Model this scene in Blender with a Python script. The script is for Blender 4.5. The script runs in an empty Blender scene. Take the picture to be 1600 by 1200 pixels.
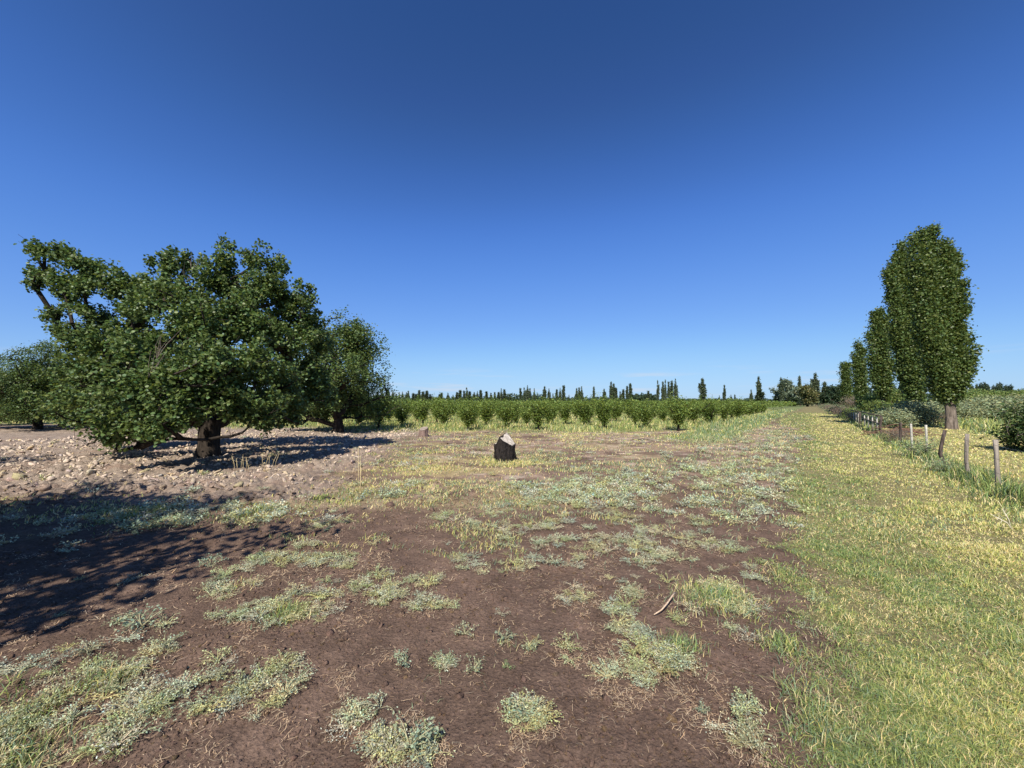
import bpy, math, random
import numpy as np
from mathutils import Vector

RNG = np.random.default_rng(7)
random.seed(7)
S = bpy.context.scene
C = S.collection

# ---------------------------------------------------------------- camera
CAM_H, FPX, PITCH = 1.6, 603.0, math.radians(2.75)
cam_data = bpy.data.cameras.new('camera')
cam = bpy.data.objects.new('camera', cam_data)
C.objects.link(cam)
cam.location = (0, 0, CAM_H)
cam.rotation_euler = (math.radians(90) + PITCH, 0, 0)
cam_data.sensor_width = 36.0
cam_data.lens = FPX / 1600 * 36.0
cam_data.clip_start = 0.05
cam_data.clip_end = 20000
S.camera = cam

# ---------------------------------------------------------------- sky and sun
SUN_EL = math.radians(47)
SUN_AZ = math.radians(195)          # compass-like: 0 = +Y (ahead), 90 = +X; the sun stands behind, a little left
w = bpy.data.worlds.new('World')
S.world = w
w.use_nodes = True
nt = w.node_tree
nt.nodes.clear()
sky = nt.nodes.new('ShaderNodeTexSky')
sky.sky_type = 'NISHITA'
sky.sun_disc = False
sky.sun_elevation = SUN_EL
sky.sun_rotation = SUN_AZ
sky.altitude = 300
sky.air_density = 1.0
sky.dust_density = 0.35
sky.ozone_density = 3.2
bg = nt.nodes.new('ShaderNodeBackground')
bg.inputs['Strength'].default_value = 0.0455
out = nt.nodes.new('ShaderNodeOutputWorld')
# faint thin clouds low over the horizon
tc = nt.nodes.new('ShaderNodeTexCoord')
mp = nt.nodes.new('ShaderNodeMapping')
mp.inputs['Scale'].default_value = (2.2, 2.2, 26)
nz = nt.nodes.new('ShaderNodeTexNoise')
nz.inputs['Scale'].default_value = 2.6
nz.inputs['Detail'].default_value = 6
rmp = nt.nodes.new('ShaderNodeMapRange')
rmp.inputs[1].default_value = 0.54
rmp.inputs[2].default_value = 0.74
rmp.inputs[3].default_value = 0.0
rmp.inputs[4].default_value = 0.8
sep = nt.nodes.new('ShaderNodeSeparateXYZ')
band = nt.nodes.new('ShaderNodeMapRange')
band.inputs[1].default_value = 0.10
band.inputs[2].default_value = 0.03
mul = nt.nodes.new('ShaderNodeMath'); mul.operation = 'MULTIPLY'
mix = nt.nodes.new('ShaderNodeMix'); mix.data_type = 'RGBA'
mix.inputs['B'].default_value = (9.5, 10.2, 11.5, 1)
# the camera's own tone: deeper blue overhead than the bare sky model, per-channel curve on the sky
GAIN = 0.0714
sc1 = nt.nodes.new('ShaderNodeVectorMath'); sc1.operation = 'SCALE'; sc1.inputs['Scale'].default_value = GAIN
sc2 = nt.nodes.new('ShaderNodeVectorMath'); sc2.operation = 'SCALE'; sc2.inputs['Scale'].default_value = 1 / GAIN
cur = nt.nodes.new('ShaderNodeRGBCurve')
cur.mapping.use_clip = False; cur.mapping.extend = 'EXTRAPOLATED'
for ci, pts in enumerate(([(0, 0), (.047, .027), (.068, .055), (.098, .100), (.168, .185), (.397, .395), (1, .60), (4, .75)],
                          [(0, 0), (.082, .080), (.119, .158), (.165, .255), (.275, .400), (.527, .66), (1, .80), (4, .95)],
                          [(0, 0), (.162, .262), (.226, .500), (.296, .72), (.434, .89), (.558, .97), (1, 1.10), (4, 1.2)])):
    c_ = cur.mapping.curves[ci]
    c_.points[0].location = pts[0]; c_.points[1].location = pts[-1]
    for p in pts[1:-1]: c_.points.new(*p)
    for p in c_.points: p.handle_type = 'AUTO'
cur.mapping.update()
L = nt.links.new
L(tc.outputs['Generated'], mp.inputs['Vector']); L(mp.outputs[0], nz.inputs['Vector'])
L(nz.outputs['Fac'], rmp.inputs[0]); L(tc.outputs['Generated'], sep.inputs[0])
L(sep.outputs['Z'], band.inputs[0]); L(rmp.outputs[0], mul.inputs[0]); L(band.outputs[0], mul.inputs[1])
L(sky.outputs[0], sc1.inputs[0]); L(sc1.outputs[0], cur.inputs['Color']); L(cur.outputs[0], sc2.inputs[0])
L(mul.outputs[0], mix.inputs['Factor']); L(sc2.outputs[0], mix.inputs['A'])
L(mix.outputs['Result'], bg.inputs['Color']); L(bg.outputs[0], out.inputs['Surface'])

sun_d = bpy.data.lights.new('sun', 'SUN')
sun_d.energy = 5.0
sun_d.angle = math.radians(0.5)
sun_d.color = (1.0, 0.94, 0.83)
sun = bpy.data.objects.new('sun', sun_d)
C.objects.link(sun)
to_sun = Vector((math.sin(SUN_AZ) * math.cos(SUN_EL), math.cos(SUN_AZ) * math.cos(SUN_EL), math.sin(SUN_EL)))
sun.rotation_euler = to_sun.to_track_quat('Z', 'Y').to_euler()
sun.location = (0, -20, 40)
S.view_settings.view_transform = 'Standard'
S.view_settings.look = 'None'
S.view_settings.exposure = 0.65
S.view_settings.gamma = 1
S.cycles.max_bounces = 5
S.cycles.transparent_max_bounces = 4

# ---------------------------------------------------------------- projection helpers
CP, SP = math.cos(PITCH), math.sin(PITCH)
def ray(px, py):
    x, y = (px - 800) / FPX, (600 - py) / FPX
    return np.array([x, CP - y * SP, y * CP + SP])
def on_ground(px, py):
    d = ray(px, py)
    t = -CAM_H / d[2]
    return d[0] * t, d[1] * t
def at(px, py, Y):
    d = ray(px, py)
    t = Y / d[1]
    return np.array([d[0] * t, Y, CAM_H + d[2] * t])
LA = math.radians(37.75)                       # the lane runs this far right of straight ahead
LS, LC = math.sin(LA), math.cos(LA)
def uv(x, y): return x * LS + y * LC, x * LC - y * LS
def xy(u, v): return u * LS + v * LC, u * LC - v * LS
def u_of_px(px, v):
    t = (px - 800) / FPX
    return v * (LC + LS * t) / (LC * t - LS)

# ---------------------------------------------------------------- noise
def _h(ix, iy, seed):
    n = (ix.astype(np.int64) * 374761393 + iy.astype(np.int64) * 668265263 + seed * 1442695041) & 0xFFFFFFFF
    n = ((n ^ (n >> 13)) * 1274126177) & 0xFFFFFFFF
    return ((n ^ (n >> 16)) & 0xFFFFFF) / float(0xFFFFFF)
def vnoise(x, y, seed=0):
    ix, iy = np.floor(x), np.floor(y)
    fx, fy = x - ix, y - iy
    fx, fy = fx * fx * (3 - 2 * fx), fy * fy * (3 - 2 * fy)
    a, b, c, d = _h(ix, iy, seed), _h(ix + 1, iy, seed), _h(ix, iy + 1, seed), _h(ix + 1, iy + 1, seed)
    return (a * (1 - fx) + b * fx) * (1 - fy) + (c * (1 - fx) + d * fx) * fy
def fbm(x, y, seed=0, oct=4):
    s, a, t = 0, 0.5, 0
    for i in range(oct):
        s = s + a * vnoise(x * 2 ** i + 17.3 * i, y * 2 ** i - 9.1 * i, seed + i); t += a; a *= 0.5
    return s / t
def worley(x, y, seed=0):
    ix, iy = np.floor(x), np.floor(y)
    best = np.full(np.shape(x), 9.0)
    for dx in (-1, 0, 1):
        for dy in (-1, 0, 1):
            cx, cy = ix + dx, iy + dy
            px, py = cx + _h(cx, cy, seed), cy + _h(cx, cy, seed + 5)
            best = np.minimum(best, (px - x) ** 2 + (py - y) ** 2)
    return np.sqrt(best)
def sm(x, a, b):
    t = np.clip((x - a) / (b - a), 0, 1)
    return t * t * (3 - 2 * t)

# ---------------------------------------------------------------- the lie of the land: what covers each point
# patches of grey-green weed read off the photograph: px x, px y, radius (m), strength
PATCH = [(370, 915, .30, 1.3), (445, 868, .35, 1.3), (520, 880, .30, 1.0), (430, 955, .30, 1.2), (490, 948, .25, 1.2), (380, 960, .2, 1.0),
         (225, 985, .14, 1.2), (200, 1045, .22, 1.1), (110, 1085, .30, 1.2), (60, 1130, .3, 1.3), (180, 1120, .3, 1.1), (300, 1060, .2, .9),
         (420, 1075, .2, 1.0), (330, 1110, .12, .8), (250, 1035, .15, .9), (80, 1035, .2, 1.1), (20, 1050, .15, .9), (640, 1180, .12, 1.4), (600, 1150, .1, .9), (560, 1120, .14, 1.0),
         (635, 1030, .06, 1.3), (700, 1030, .05, 1.2), (740, 1045, .05, 1.1), (825, 1125, .07, 1.3), (790, 995, .05, 1.2), (828, 1010, .05, 1.2),
         (885, 1012, .07, 1.0), (960, 950, .14, 1.1), (905, 940, .12, .9), (1000, 1010, .20, 1.5), (1040, 1020, .18, 1.5), (985, 1060, .12, 1.3), (950, 1070, .08, 1.1),
         (1080, 970, .14, 1.1), (980, 920, .16, 1.1), (1010, 870, .3, 1.2), (1090, 850, .3, 1.1), (1120, 930, .3, 1.1), (1150, 990, .15, 1.1), (1170, 880, .2, .9),
         (1100, 1115, .05, 1.2), (1165, 1110, .05, 1.2), (1150, 1150, .12, 1.2), (640, 910, .3, 1.0), (590, 930, .22, 1.0), (560, 905, .2, .9), (680, 945, .2, .9), (730, 880, .3, .8),
         (830, 890, .25, .8), (880, 850, .3, .7), (720, 820, .25, 1.4), (700, 815, .3, 1.3), (520, 815, .35, 1.0), (780, 830, .5, .8), (850, 770, .8, 1.2), (940, 760, .9, 1.2), (900, 780, .8, 1.0), (1000, 750, 1.0, .8),
         (620, 770, .4, .8), (640, 755, .5, .8), (1050, 800, .6, .7), (1130, 800, .7, .8), (1170, 760, 1.2, .8), (330, 885, .06, 1.0), (300, 800, .8, 1.0), (220, 800, .8, .8), (400, 800, .7, .8)]
PG = [(on_ground(a, b) + (r, s)) for a, b, r, s in PATCH]
def patches(x, y):
    s = np.zeros(np.shape(x))
    for gx, gy, r, k in PG:
        d2 = ((x - gx) ** 2 + (y - gy) ** 2) / (r * r)
        s = np.maximum(s, k * np.exp(-d2 * 0.9))
    return s
def zones(x, y):
    u, v = uv(x, y)
    n = fbm(x * .45, y * .45, 1) - .5
    n2 = fbm(x * 1.7, y * 1.7, 11) - .5
    z = {}
    ny_ = sm(y, 2, 10)
    lawn = sm(v + n * (.7 + .9 * ny_) + n2 * (.75 + .1 * ny_) + .04 * np.minimum(y, 12) + 1.8 * sm(y, 20, 36), -.35, .3) * (1 - sm(v + n2 * .4, 2.25, 2.75))
    out = sm(v, 2.7, 3.1) * (1 - sm(v + n * 1.5, 6.6, 7.6)) * (1 - sm(u, 34, 44))
    z['lawn'], z['out'] = lawn, out
    edge = -3.55 - .10 * np.maximum(y - 9, 0) + n * 2.4
    z['plough'] = sm(edge - x + n2 * 2.4, -.9, 1.2) * sm(y + n2 * 2.4 + n * 1.5, 5.4, 7.6) * (1 - sm(y + n * 6, 24, 30)) * (1 - sm(v, -6, -4))
    z['verge'] = sm(v + n * 1.5, -6.2, -4.6) * (1 - sm(v + n * 1.5, -3.3, -2.3)) * sm(u, 15, 21)
    z['orch'] = sm(y + n * 4 - np.maximum(-x - 8, 0) * .25, 20.0, 23.5) * (1 - sm(v, -5.0, -4.0))
    z['fence'] = np.exp(-((v - 2.6 + n * .3) / .42) ** 2)
    z['wild'] = sm(v + n * 1.5, 6.4, 7.8) + sm(v, 3.0, 3.6) * sm(u, 32, 44)
    z['wild'] = np.clip(z['wild'], 0, 1)
    z['mid'] = (1 - sm(y, 24, 38) * sm(v, -5, -3)) * sm(y + n * 3.4 + n2 * 1.5 - .12 * x, 5.0, 8.6) * (1 - z['plough']) * (1 - z['orch']) * (1 - lawn) * (1 - sm(v, 1.5, 2.2))
    return u, v, n, n2, z

def height(x, y):
    u, v, n, n2, z = zones(x, y)
    r = np.hypot(x, y)
    fade = 1 - sm(r, 30, 60)
    h = (fbm(x * .25, y * .25, 31) - .5) * .16 * sm(r, 1.5, 6) * fade
    h = h + (fbm(x * 3, y * 3, 41, 3) - .5) * .035 * fade
    h = h + (fbm(x * 14, y * 14, 43, 3) - .5) * .012 * (1 - sm(r, 8, 14))
    pl = z['plough']
    wl = worley(x * 3.2 + n2, y * 3.2, 51)
    w2 = worley(x * 7.5, y * 7.5 + n2, 57)
    h = h + pl * fade * (.09 * np.clip(.62 - wl, 0, 1) + .10 * np.clip(.6 - w2, 0, 1))
    lump = sm(fbm(x * .8, y * .8, 61), .5, .66) * (1 - z['lawn']) * (1 - sm(y, 9, 14)) * sm(y, 3.4, 4.6) * sm(-x, -.5, 1.0)
    h = h + lump * (.05 * np.clip(.6 - w2, 0, 1) + .07 * np.clip(.6 - wl, 0, 1))
    # furrow ridges running forward left of the camera
    q = x * .93 - y * .36
    rid = sm(-x, 1.2, 2.4) * (1 - sm(y, 5.5, 7)) * sm(y, 1.4, 2.2)
    h = h + rid * .05 * (np.sin(q * 11 + n * 9) * .5 + .5) * (.6 + n2)
    h = h - .05 * np.exp(-((v + 1.9) / .28) ** 2) * fade * .5
    return h

# ---------------------------------------------------------------- materials
def mat(name):
    m = bpy.data.materials.new(name); m.use_nodes = True
    t = m.node_tree; t.nodes.clear()
    o = t.nodes.new('ShaderNodeOutputMaterial')
    return m, t, o
def leaf_mat(name, trans=.35, rough=.45, spec=.35):
    m, t, o = mat(name)
    a = t.nodes.new('ShaderNodeAttribute'); a.attribute_name = 'Col'
    p = t.nodes.new('ShaderNodeBsdfPrincipled')
    p.inputs['Roughness'].default_value = rough
    p.inputs['Specular IOR Level'].default_value = spec
    tr = t.nodes.new('ShaderNodeBsdfTranslucent')
    hs = t.nodes.new('ShaderNodeHueSaturation')
    hs.inputs['Hue'].default_value = .485; hs.inputs['Saturation'].default_value = 1.15; hs.inputs['Value'].default_value = 1.25
    mx = t.nodes.new('ShaderNodeMixShader'); mx.inputs[0].default_value = trans
    k = t.links.new
    k(a.outputs['Color'], p.inputs['Base Color']); k(a.outputs['Color'], hs.inputs['Color']); k(hs.outputs[0], tr.inputs['Color'])
    k(p.outputs[0], mx.inputs[1]); k(tr.outputs[0], mx.inputs[2]); k(mx.outputs[0], o.inputs[0])
    return m
def rough_mat(name, c1, c2, scale=20, stretch=(1, 1, .15), bump=.6, rough=.9, dist=.02, attr=False):
    m, t, o = mat(name)
    tcn = t.nodes.new('ShaderNodeTexCoord'); mpp = t.nodes.new('ShaderNodeMapping'); mpp.inputs['Scale'].default_value = stretch
    n = t.nodes.new('ShaderNodeTexNoise'); n.inputs['Scale'].default_value = scale; n.inputs['Detail'].default_value = 7; n.inputs['Roughness'].default_value = .65
    rp = t.nodes.new('ShaderNodeValToRGB')
    rp.color_ramp.elements[0].position = .34; rp.color_ramp.elements[0].color = (*c1, 1)
    rp.color_ramp.elements[1].position = .66; rp.color_ramp.elements[1].color = (*c2, 1)
    b = t.nodes.new('ShaderNodeBump'); b.inputs['Strength'].default_value = bump; b.inputs['Distance'].default_value = dist
    p = t.nodes.new('ShaderNodeBsdfPrincipled'); p.inputs['Roughness'].default_value = rough; p.inputs['Specular IOR Level'].default_value = .15
    k = t.links.new
    k(tcn.outputs['Object'], mpp.inputs[0]); k(mpp.outputs[0], n.inputs['Vector']); k(n.outputs['Fac'], rp.inputs[0])
    k(rp.outputs[0], p.inputs['Base Color']); k(n.outputs['Fac'], b.inputs['Height']); k(b.outputs[0], p.inputs['Normal']); k(p.outputs[0], o.inputs[0])
    return m
M = {}
M['leaf'] = leaf_mat('fruit_tree_leaf', .34, .45, .3)
M['poplar'] = leaf_mat('poplar_leaf', .32, .45, .3)
M['grass'] = leaf_mat('grass_blade', .30, .6, .2)
M['weed'] = leaf_mat('grey_green_weed_leaf', .25, .7, .15)
M['straw'] = leaf_mat('dry_straw', .1, .8, .1)
M['bark'] = rough_mat('dark_bark', (.010, .008, .006), (.055, .042, .033), 9, (1, 1, .3), 1, dist=.05)
M['pale_bark'] = rough_mat('pale_poplar_bark', (.055, .043, .035), (.25, .20, .16), 8, (1, 1, .2), 1, dist=.05)
M['char'] = rough_mat('black_charred_bark', (.004, .0035, .0035), (.040, .033, .030), 16, (1, 1, .3), 1, dist=.05)
M['brown_bark'] = rough_mat('brown_stump_bark', (.09, .06, .05), (.26, .18, .15), 14, (1, 1, .3), 1, dist=.03)
M['cut'] = rough_mat('pale_cut_wood', (.26, .22, .18), (.62, .55, .46), 11, (1, 1, 1), .5, dist=.01)
M['post_grey'] = rough_mat('weathered_grey_wood', (.12, .10, .085), (.36, .31, .26), 24, (1, 1, .08), .8, dist=.01)
M['post_dark'] = rough_mat('dark_weathered_wood', (.03, .022, .018), (.13, .10, .085), 24, (1, 1, .08), .8, dist=.01)
M['post_pale'] = rough_mat('bleached_pale_wood', (.28, .26, .22), (.52, .49, .42), 24, (1, 1, .08), .5, dist=.01)
M['twig'] = rough_mat('dry_grey_twig', (.14, .11, .09), (.34, .28, .23), 20, (1, 1, 1), .3)
M['stick'] = rough_mat('bleached_stick', (.38, .27, .18), (.60, .46, .34), 40, (1, 1, 1), .3)
M['rust'] = rough_mat('red_brown_dry_brush', (.08, .045, .035), (.24, .13, .095), 20, (1, 1, 1), .3)
m_, t_, o_ = mat('fence_wire')
p_ = t_.nodes.new('ShaderNodeBsdfPrincipled'); p_.inputs['Base Color'].default_value = (.12, .11, .10, 1); p_.inputs['Metallic'].default_value = .7; p_.inputs['Roughness'].default_value = .55
t_.links.new(p_.outputs[0], o_.inputs[0]); M['wire'] = m_

# ground: colour zones come with the mesh, fine grain from nodes
m_, t_, o_ = mat('ground_soil')
k = t_.links.new
at_ = t_.nodes.new('ShaderNodeAttribute'); at_.attribute_name = 'Col'
tcn = t_.nodes.new('ShaderNodeTexCoord')
na = t_.nodes.new('ShaderNodeTexNoise'); na.inputs['Scale'].default_value = 38; na.inputs['Detail'].default_value = 8; na.inputs['Roughness'].default_value = .7
nb = t_.nodes.new('ShaderNodeTexNoise'); nb.inputs['Scale'].default_value = 5; nb.inputs['Detail'].default_value = 6
vo = t_.nodes.new('ShaderNodeTexVoronoi'); vo.inputs['Scale'].default_value = 60
ra = t_.nodes.new('ShaderNodeMapRange'); ra.inputs[1].default_value = .3; ra.inputs[2].default_value = .7; ra.inputs[3].default_value = .58; ra.inputs[4].default_value = 1.5
rb = t_.nodes.new('ShaderNodeMapRange'); rb.inputs[1].default_value = .3; rb.inputs[2].default_value = .7; rb.inputs[3].default_value = .78; rb.inputs[4].default_value = 1.2
mm = t_.nodes.new('ShaderNodeMath'); mm.operation = 'MULTIPLY'
vm = t_.nodes.new('ShaderNodeVectorMath'); vm.operation = 'SCALE'
b1 = t_.nodes.new('ShaderNodeBump'); b1.inputs['Strength'].default_value = 1; b1.inputs['Distance'].default_value = .022
b2 = t_.nodes.new('ShaderNodeBump'); b2.inputs['Strength'].default_value = .5; b2.inputs['Distance'].default_value = .008
p_ = t_.nodes.new('ShaderNodeBsdfPrincipled'); p_.inputs['Roughness'].default_value = .97; p_.inputs['Specular IOR Level'].default_value = .08
k(tcn.outputs['Object'], na.inputs['Vector']); k(tcn.outputs['Object'], nb.inputs['Vector']); k(tcn.outputs['Object'], vo.inputs['Vector'])
k(na.outputs['Fac'], ra.inputs[0]); k(nb.outputs['Fac'], rb.inputs[0]); k(ra.outputs[0], mm.inputs[0]); k(rb.outputs[0], mm.inputs[1])
k(at_.outputs['Color'], vm.inputs[0]); k(mm.outputs[0], vm.inputs['Scale']); k(vm.outputs[0], p_.inputs['Base Color'])
k(na.outputs['Fac'], b1.inputs['Height']); k(vo.outputs['Distance'], b2.inputs['Height']); k(b1.outputs[0], b2.inputs['Normal']); k(b2.outputs[0], p_.inputs['Normal'])
k(p_.outputs[0], o_.inputs[0]); M['ground'] = m_

# ---------------------------------------------------------------- mesh helpers
def mesh(name, V, F, col=None, material=None, smooth=False):
    """V (n,3); F (m,3) or (m,4) array, or a list of such arrays."""
    Fs = F if isinstance(F, list) else [F]
    Fs = [np.asarray(f, dtype=np.int32) for f in Fs if len(f)]
    me = bpy.data.meshes.new(name)
    me.vertices.add(len(V)); me.vertices.foreach_set('co', np.asarray(V, dtype=np.float32).ravel())
    nl = sum(f.size for f in Fs); npoly = sum(len(f) for f in Fs)
    me.loops.add(nl); me.loops.foreach_set('vertex_index', np.concatenate([f.ravel() for f in Fs]))
    tot = np.concatenate([np.full(len(f), f.shape[1], dtype=np.int32) for f in Fs])
    st = np.concatenate([[0], np.cumsum(tot)[:-1]]).astype(np.int32)
    me.polygons.add(npoly); me.polygons.foreach_set('loop_start', st)
    if smooth: me.polygons.foreach_set('use_smooth', np.ones(npoly, dtype=bool))
    me.update(calc_edges=True)
    if col is not None:
        a = me.attributes.new('Col', 'FLOAT_COLOR', 'POINT')
        cc = np.ones((len(V), 4), dtype=np.float32); cc[:, :3] = col
        a.data.foreach_set('color', cc.ravel())
    if material: me.materials.append(material)
    return me
def obj(name, me, parent=None, loc=None, rz=0, sc=1):
    o = bpy.data.objects.new(name, me); C.objects.link(o)
    if parent: o.parent = parent
    if loc is not None: o.location = loc
    if rz: o.rotation_euler = (0, 0, rz)
    o.scale = (sc, sc, sc) if np.isscalar(sc) else sc
    return o
def tag(o, label, cat, group=None, kind=None):
    o['label'] = label
    if cat: o['category'] = cat
    if group: o['group'] = group
    if kind: o['kind'] = kind
    return o
def thing(name, label, cat, loc, group=None, rz=0, sc=1):
    o = obj(name, None, None, loc, rz, sc)
    return tag(o, label, cat, group)
def gz(x, y): return float(height(np.array([float(x)]), np.array([float(y)]))[0])

def norm(a): return a / np.maximum(np.linalg.norm(a, axis=-1, keepdims=True), 1e-9)
def leaves(P, size, col, shape='oval', up=.35, droop=.3, fold=.25, aspect=.75, axis=None):
    """one leaf per point. returns V, F, col."""
    n = len(P)
    nrm = norm(RNG.normal(size=(n, 3)) + np.array([0, 0, up * 3]))
    ax = RNG.normal(size=(n, 3)) if axis is None else axis + RNG.normal(size=(n, 3)) * .5
    ax[:, 2] -= droop
    ax = norm(ax - nrm * (ax * nrm).sum(1, keepdims=True))
    sd = np.cross(nrm, ax)
    s = np.broadcast_to(np.asarray(size, dtype=float), (n,))[:, None] * RNG.uniform(.7, 1.25, (n, 1))
    if shape == 'oval':
        pts = [(0, 0, 0), (.35, .5, fold), (.75, .36, fold * .8), (1, 0, 0), (.75, -.36, fold * .8), (.35, -.5, fold)]
        tri = [(0, 5, 1), (5, 4, 1), (4, 2, 1), (4, 3, 2)]
    else:
        pts = [(0, 0, 0), (.5, .5, fold), (1, 0, 0), (.5, -.5, fold)]
        tri = [(0, 2, 1), (0, 3, 2)]
    V = np.stack([P + s * (a * ax + b * aspect * sd + c * .5 * nrm) for a, b, c in pts], 1)
    m = len(pts)
    F = (np.arange(n)[:, None, None] * m + np.array(tri)[None]).reshape(-1, 3)
    cc = np.repeat(col, m, axis=0) if np.ndim(col) == 2 else np.tile(col, (n * m, 1))
    return V.reshape(-1, 3), F, cc
def tint(n, base, spread=.25, warm=.12):
    b = np.tile(np.array(base, dtype=float), (n, 1)) if np.ndim(base) == 1 else base.copy()
    b *= RNG.uniform(1 - spread, 1 + spread, (n, 1))
    wv = RNG.normal(size=n) * warm
    b[:, 0] *= 1 + wv; b[:, 2] *= 1 - wv
    return np.clip(b, .003, .95)

class Skel:
    """branch skeleton: every new target grows out of the nearest node, thickness follows the load"""
    def __init__(s, pts):
        s.P = [np.array(p, dtype=float) for p in pts]; s.par = [-1] + list(range(len(pts) - 1)); s.A = None
    def grow(s, T, step=.3, rise=0., wob=.06, first=0):
        A = np.array(s.P)
        d = T - A
        hd = np.hypot(d[:, 0], d[:, 1]); cost = np.linalg.norm(d, axis=1) + 2.5 * np.maximum(0, rise * hd - d[:, 2])
        cost[:first] = 1e9
        j = int(np.argmin(cost)); L0 = np.linalg.norm(T - A[j])
        n = max(1, int(round(L0 / step)))
        a = A[j]; last = j
        for i in range(1, n + 1):
            t = i / n
            p = a + (T - a) * t + np.array([0, 0, 1]) * math.sin(t * math.pi) * -.06 * L0
            if i < n: p = p + RNG.normal(size=3) * wob * step
            s.P.append(p); s.par.append(last); last = len(s.P) - 1
        return last
    def mesh(s, name, r_base, r_tip, material, parent=None, power=.5, min_r=0., sides=6, flare=0):
        P = np.array(s.P); n = len(P); cnt = np.zeros(n)
        haschild = np.zeros(n, bool)
        for i in range(n):
            if s.par[i] >= 0: haschild[s.par[i]] = True
        cnt[~haschild] = 1
        for i in range(n - 1, 0, -1): cnt[s.par[i]] += cnt[i]
        R = r_tip + (r_base - r_tip) * ((cnt - 1) / max(cnt[0] - 1, 1)) ** power
        V, F = [], []
        k = 0
        for i in range(1, n):
            j = s.par[i]
            ra, rb = R[j], R[i]
            if R[j] > R[i] * 1.6 and j > 0: ra = R[i] * 1.35
            if max(ra, rb) < min_r: continue
            if flare and j == 0: ra = R[0] * flare
            d = P[i] - P[j]; L = np.linalg.norm(d)
            if L < 1e-4: continue
            d /= L
            e = np.cross(d, [0.3, 1, .1]); e /= np.linalg.norm(e); f = np.cross(d, e)
            sd = sides if ra > .03 else 3
            if ra > .12: sd = 12
            an = np.arange(sd) * 2 * math.pi / sd
            ring = np.cos(an)[:, None] * e + np.sin(an)[:, None] * f
            wobb = 1 + (.10 * np.sin(an * 3 + 1.3 * P[j][2]) + .05 * np.sin(an * 5))[:, None] if ra > .12 else 1
            V.append(P[j] - d * ra * .25 + ring * ra * wobb); V.append(P[i] + d * rb * .25 + ring * rb * wobb)
            for q in range(sd):
                F.append((k + q, k + (q + 1) % sd, k + sd + (q + 1) % sd, k + sd + q))
            k += 2 * sd
        me = mesh(name, np.concatenate(V), np.array(F), None, material, smooth=True)
        return me

def tube(path, radii, sides=8, cap=True, phase=0):
    path = np.array(path, dtype=float); V, F = [], []
    n = len(path)
    for i in range(n):
        d = path[min(i + 1, n - 1)] - path[max(i - 1, 0)]; d /= np.linalg.norm(d)
        e = np.cross(d, [0.2, .9, .3]); e /= np.linalg.norm(e); f = np.cross(d, e)
        an = np.arange(sides) * 2 * math.pi / sides + phase
        V.append(path[i] + (np.cos(an)[:, None] * e + np.sin(an)[:, None] * f) * radii[i])
    for i in range(n - 1):
        for q in range(sides):
            F.append((i * sides + q, i * sides + (q + 1) % sides, (i + 1) * sides + (q + 1) % sides, (i + 1) * sides + q))
    V = np.concatenate(V)
    T = []
    if cap:
        for i, fl in ((0, 1), (n - 1, 0)):
            c = len(V); V = np.vstack([V, path[i]])
            for q in range(sides):
                a, b = i * sides + q, i * sides + (q + 1) % sides
                T.append((c, b, a) if fl else (c, a, b))
    return V, np.array(F), np.array(T) if T else np.zeros((0, 3), int)
def join(parts):
    """parts: list of (V, F4, F3)"""
    V, Q, T, k = [], [], [], 0
    for v, q, t in parts:
        V.append(v)
        if len(q): Q.append(np.asarray(q) + k)
        if len(t): T.append(np.asarray(t) + k)
        k += len(v)
    return np.concatenate(V), [np.concatenate(x) for x in (Q, T) if x]

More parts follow.
